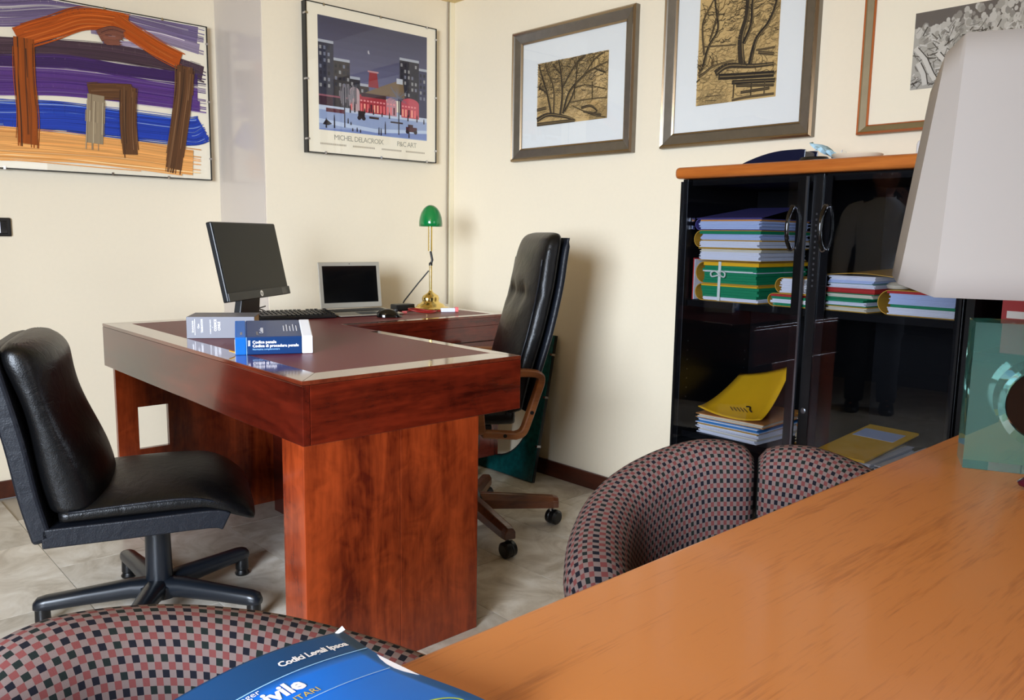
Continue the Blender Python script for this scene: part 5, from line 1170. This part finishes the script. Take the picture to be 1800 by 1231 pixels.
add_hand(BV, BE, BR_, 18, (.15, 0, -1), (1, 0, .1), (0, -1, 0), .8)
add_hand(BV, BE, BR_, 22, (-.35, .25, 1), (-.8, .3, -.3), (.1, 1, 0), .7)
hd = MB(); secs = []
for i in range(15):
    q = i/14; z = 1.500+0.245*q
    rx = 0.098*math.sin(math.pi*(0.16+0.80*q))**0.6; ry = 0.076*math.sin(math.pi*(0.14+0.82*q))**0.6
    ring = []
    for k in range(28):
        a = 2*math.pi*k/28; x, y = rx*math.cos(a), ry*math.sin(a)
        if math.cos(a) > 0.86: x += 0.024*math.exp(-((z-1.600)/0.018)**2)*(1 if abs(y) < 0.014 else 0.25)
        if math.cos(a) > 0.7: x -= 0.010*math.exp(-((z-1.632)/0.012)**2)*math.exp(-((abs(y)-0.032)/0.014)**2)
        if math.cos(a) > 0.8: x += 0.006*math.exp(-((z-1.562)/0.010)**2)
        ring.append((0.028+x, y, z))
    secs.append(ring)
hd.loft(secs)
ears = []
for sy in (-1, 1):
    e = MB().loft([[(0.015+0.017*s_*math.cos(2*math.pi*k/12), sy*(0.072+o_), 1.615+0.030*s_*math.sin(2*math.pi*k/12)) for k in range(12)] for s_, o_ in ((.7, 0), (1, .008), (.9, .014), (.4, .011))]); ears.append(tmp_mesh(e))
body = skin_obj('body', BV, BE, BR_, 0, 'skin', PN, 2, [tmp_mesh(hd)]+ears)
sh = MB().loft([[(xo+rx*math.cos(2*math.pi*k/32), ry*math.sin(2*math.pi*k/32), z) for k in range(32)] for z, rx, ry, xo in ((.905, .126, .172, 0), (.95, .124, .170, 0), (1.03, .116, .162, 0), (1.12, .114, .160, .002), (1.22, .122, .172, .004), (1.31, .128, .186, .006), (1.37, .120, .192, .004), (1.41, .102, .180, .002), (1.44, .084, .135, 0), (1.465, .068, .080, .004), (1.480, .062, .066, .006))])
sh.tube(spline([(0, .120, 1.395), (0, .178, 1.375), (-.008, .208, 1.31), (-.024, .245, 1.14), (0, .255, 1.02), (.028, .262, .90)], 4), [.070]*4+[.076]*4+[.074]*4+[.062]*4+[.056]*4+[.046], 16)
sh.tube(spline([(0, -.120, 1.395), (.008, -.178, 1.375), (.04, -.225, 1.29), (.098, -.283, 1.175), (.128, -.225, 1.285), (.148, -.172, 1.385)], 4), [.070]*4+[.076]*4+[.072]*4+[.066]*4+[.056]*4+[.046], 16)
sh.build('shirt', 'shirt_white', body, smooth=70)
for z in (1.40, 1.32, 1.24, 1.16, 1.08, 1.0): MB().lathe([(0, 0), (.006, 0), (.006, .002), (0, .0025)], n=10).build('shirt_button', 'paper_cream', body, M=Matrix.Translation((.128 if 1.2 < z < 1.35 else .118, 0, z)) @ Matrix.Rotation(R(90), 4, 'Y'))
MB().loft([[(x, y, z) for x, y in ((.062+.0, -.006), (.066, -.006), (.066, .006), (.062, .006))] for z in (1.42, 1.425)]).build('collar_button', 'shirt_white', body)
for sy in (-1, 1): MB().hexa([(.052, sy*.010, 1.425), (.080, sy*.004, 1.400), (.020, sy*.070, 1.470), (.062, sy*.052, 1.415), (.056, sy*.008, 1.445), (.084, sy*.003, 1.404), (.022, sy*.072, 1.492), (.066, sy*.054, 1.420)]).build('collar', 'shirt_white', body, bevel=.002)
tr = MB().loft([[(rx*math.cos(2*math.pi*k/32), ry*math.sin(2*math.pi*k/32), z) for k in range(32)] for z, rx, ry in ((1.00, .112, .158), (.96, .116, .162), (.90, .122, .168), (.85, .120, .172), (.80, .105, .165), (.775, .080, .150))])
for sy in (-1, 1): tr.tube(spline([(0, sy*.088, .88), (.004, sy*.094, .72), (.014, sy*.099, .50), (.002, sy*.103, .30), (-.015, sy*.106, .065)], 4), [.080]*4+[.088]*4+[.072]*4+[.066]*4+[.062], 20)
tr.build('trousers', 'trousers_dark', body, smooth=70)
for sy in (-1, 1): MB().loft([[(x, sy*.112+a, b) for a, b in ((-w_, 0.0), (w_, 0.0), (w_, h_*.6), (w_*.5, h_), (-w_*.5, h_), (-w_, h_*.6))] for x, w_, h_ in ((-.085, .030, .07), (-.05, .042, .095), (.04, .046, .085), (.13, .050, .055), (.19, .036, .040), (.205, .018, .025))]).build('shoe', 'black_plastic', body, bevel=.006)
secs = []
for i in range(11):
    q = i/10; z = 1.640+0.118*q; e_ = math.sqrt(max(0.02, 1-(q*0.99)**3.0))
    secs.append([(0.016+(0.100*e_*math.cos(2*math.pi*k/28) if math.cos(2*math.pi*k/28) < 0.45 or q > .62 else 0.045*e_), 0.083*e_*math.sin(2*math.pi*k/28), z-(0.05*max(0, -math.cos(2*math.pi*k/28)) if q < .3 else 0)) for k in range(28)])
MB().loft(secs).build('hair', 'hair_dark', body, smooth=60)
for sy in (-1, 1): MB().lathe([(0.0005, -.009), (.006, -.007), (.009, 0), (.006, .007), (.0005, .009)], c=(.105, sy*.031, 1.630), n=12).build('eye', 'eye_white', body, smooth=60)
MB().box(.118, .122, -.022, .022, 1.557, 1.566).build('mouth', 'lip', body, bevel=.002)
t = thing('mobile_phone', 'black mobile phone held to the ear of the standing person', 'phone', (-1.0, 2.36, 0), R(-23)); t.scale = PN.scale
MB().box(-.036, .036, -.0045, .0045, -.072, .072).build('case', 'black_gloss', t, bevel=.004, M=Matrix.Translation((.085, -.112, 1.560)) @ Matrix.Rotation(R(-20), 4, 'Y') @ Matrix.Rotation(R(12), 4, 'Z'))
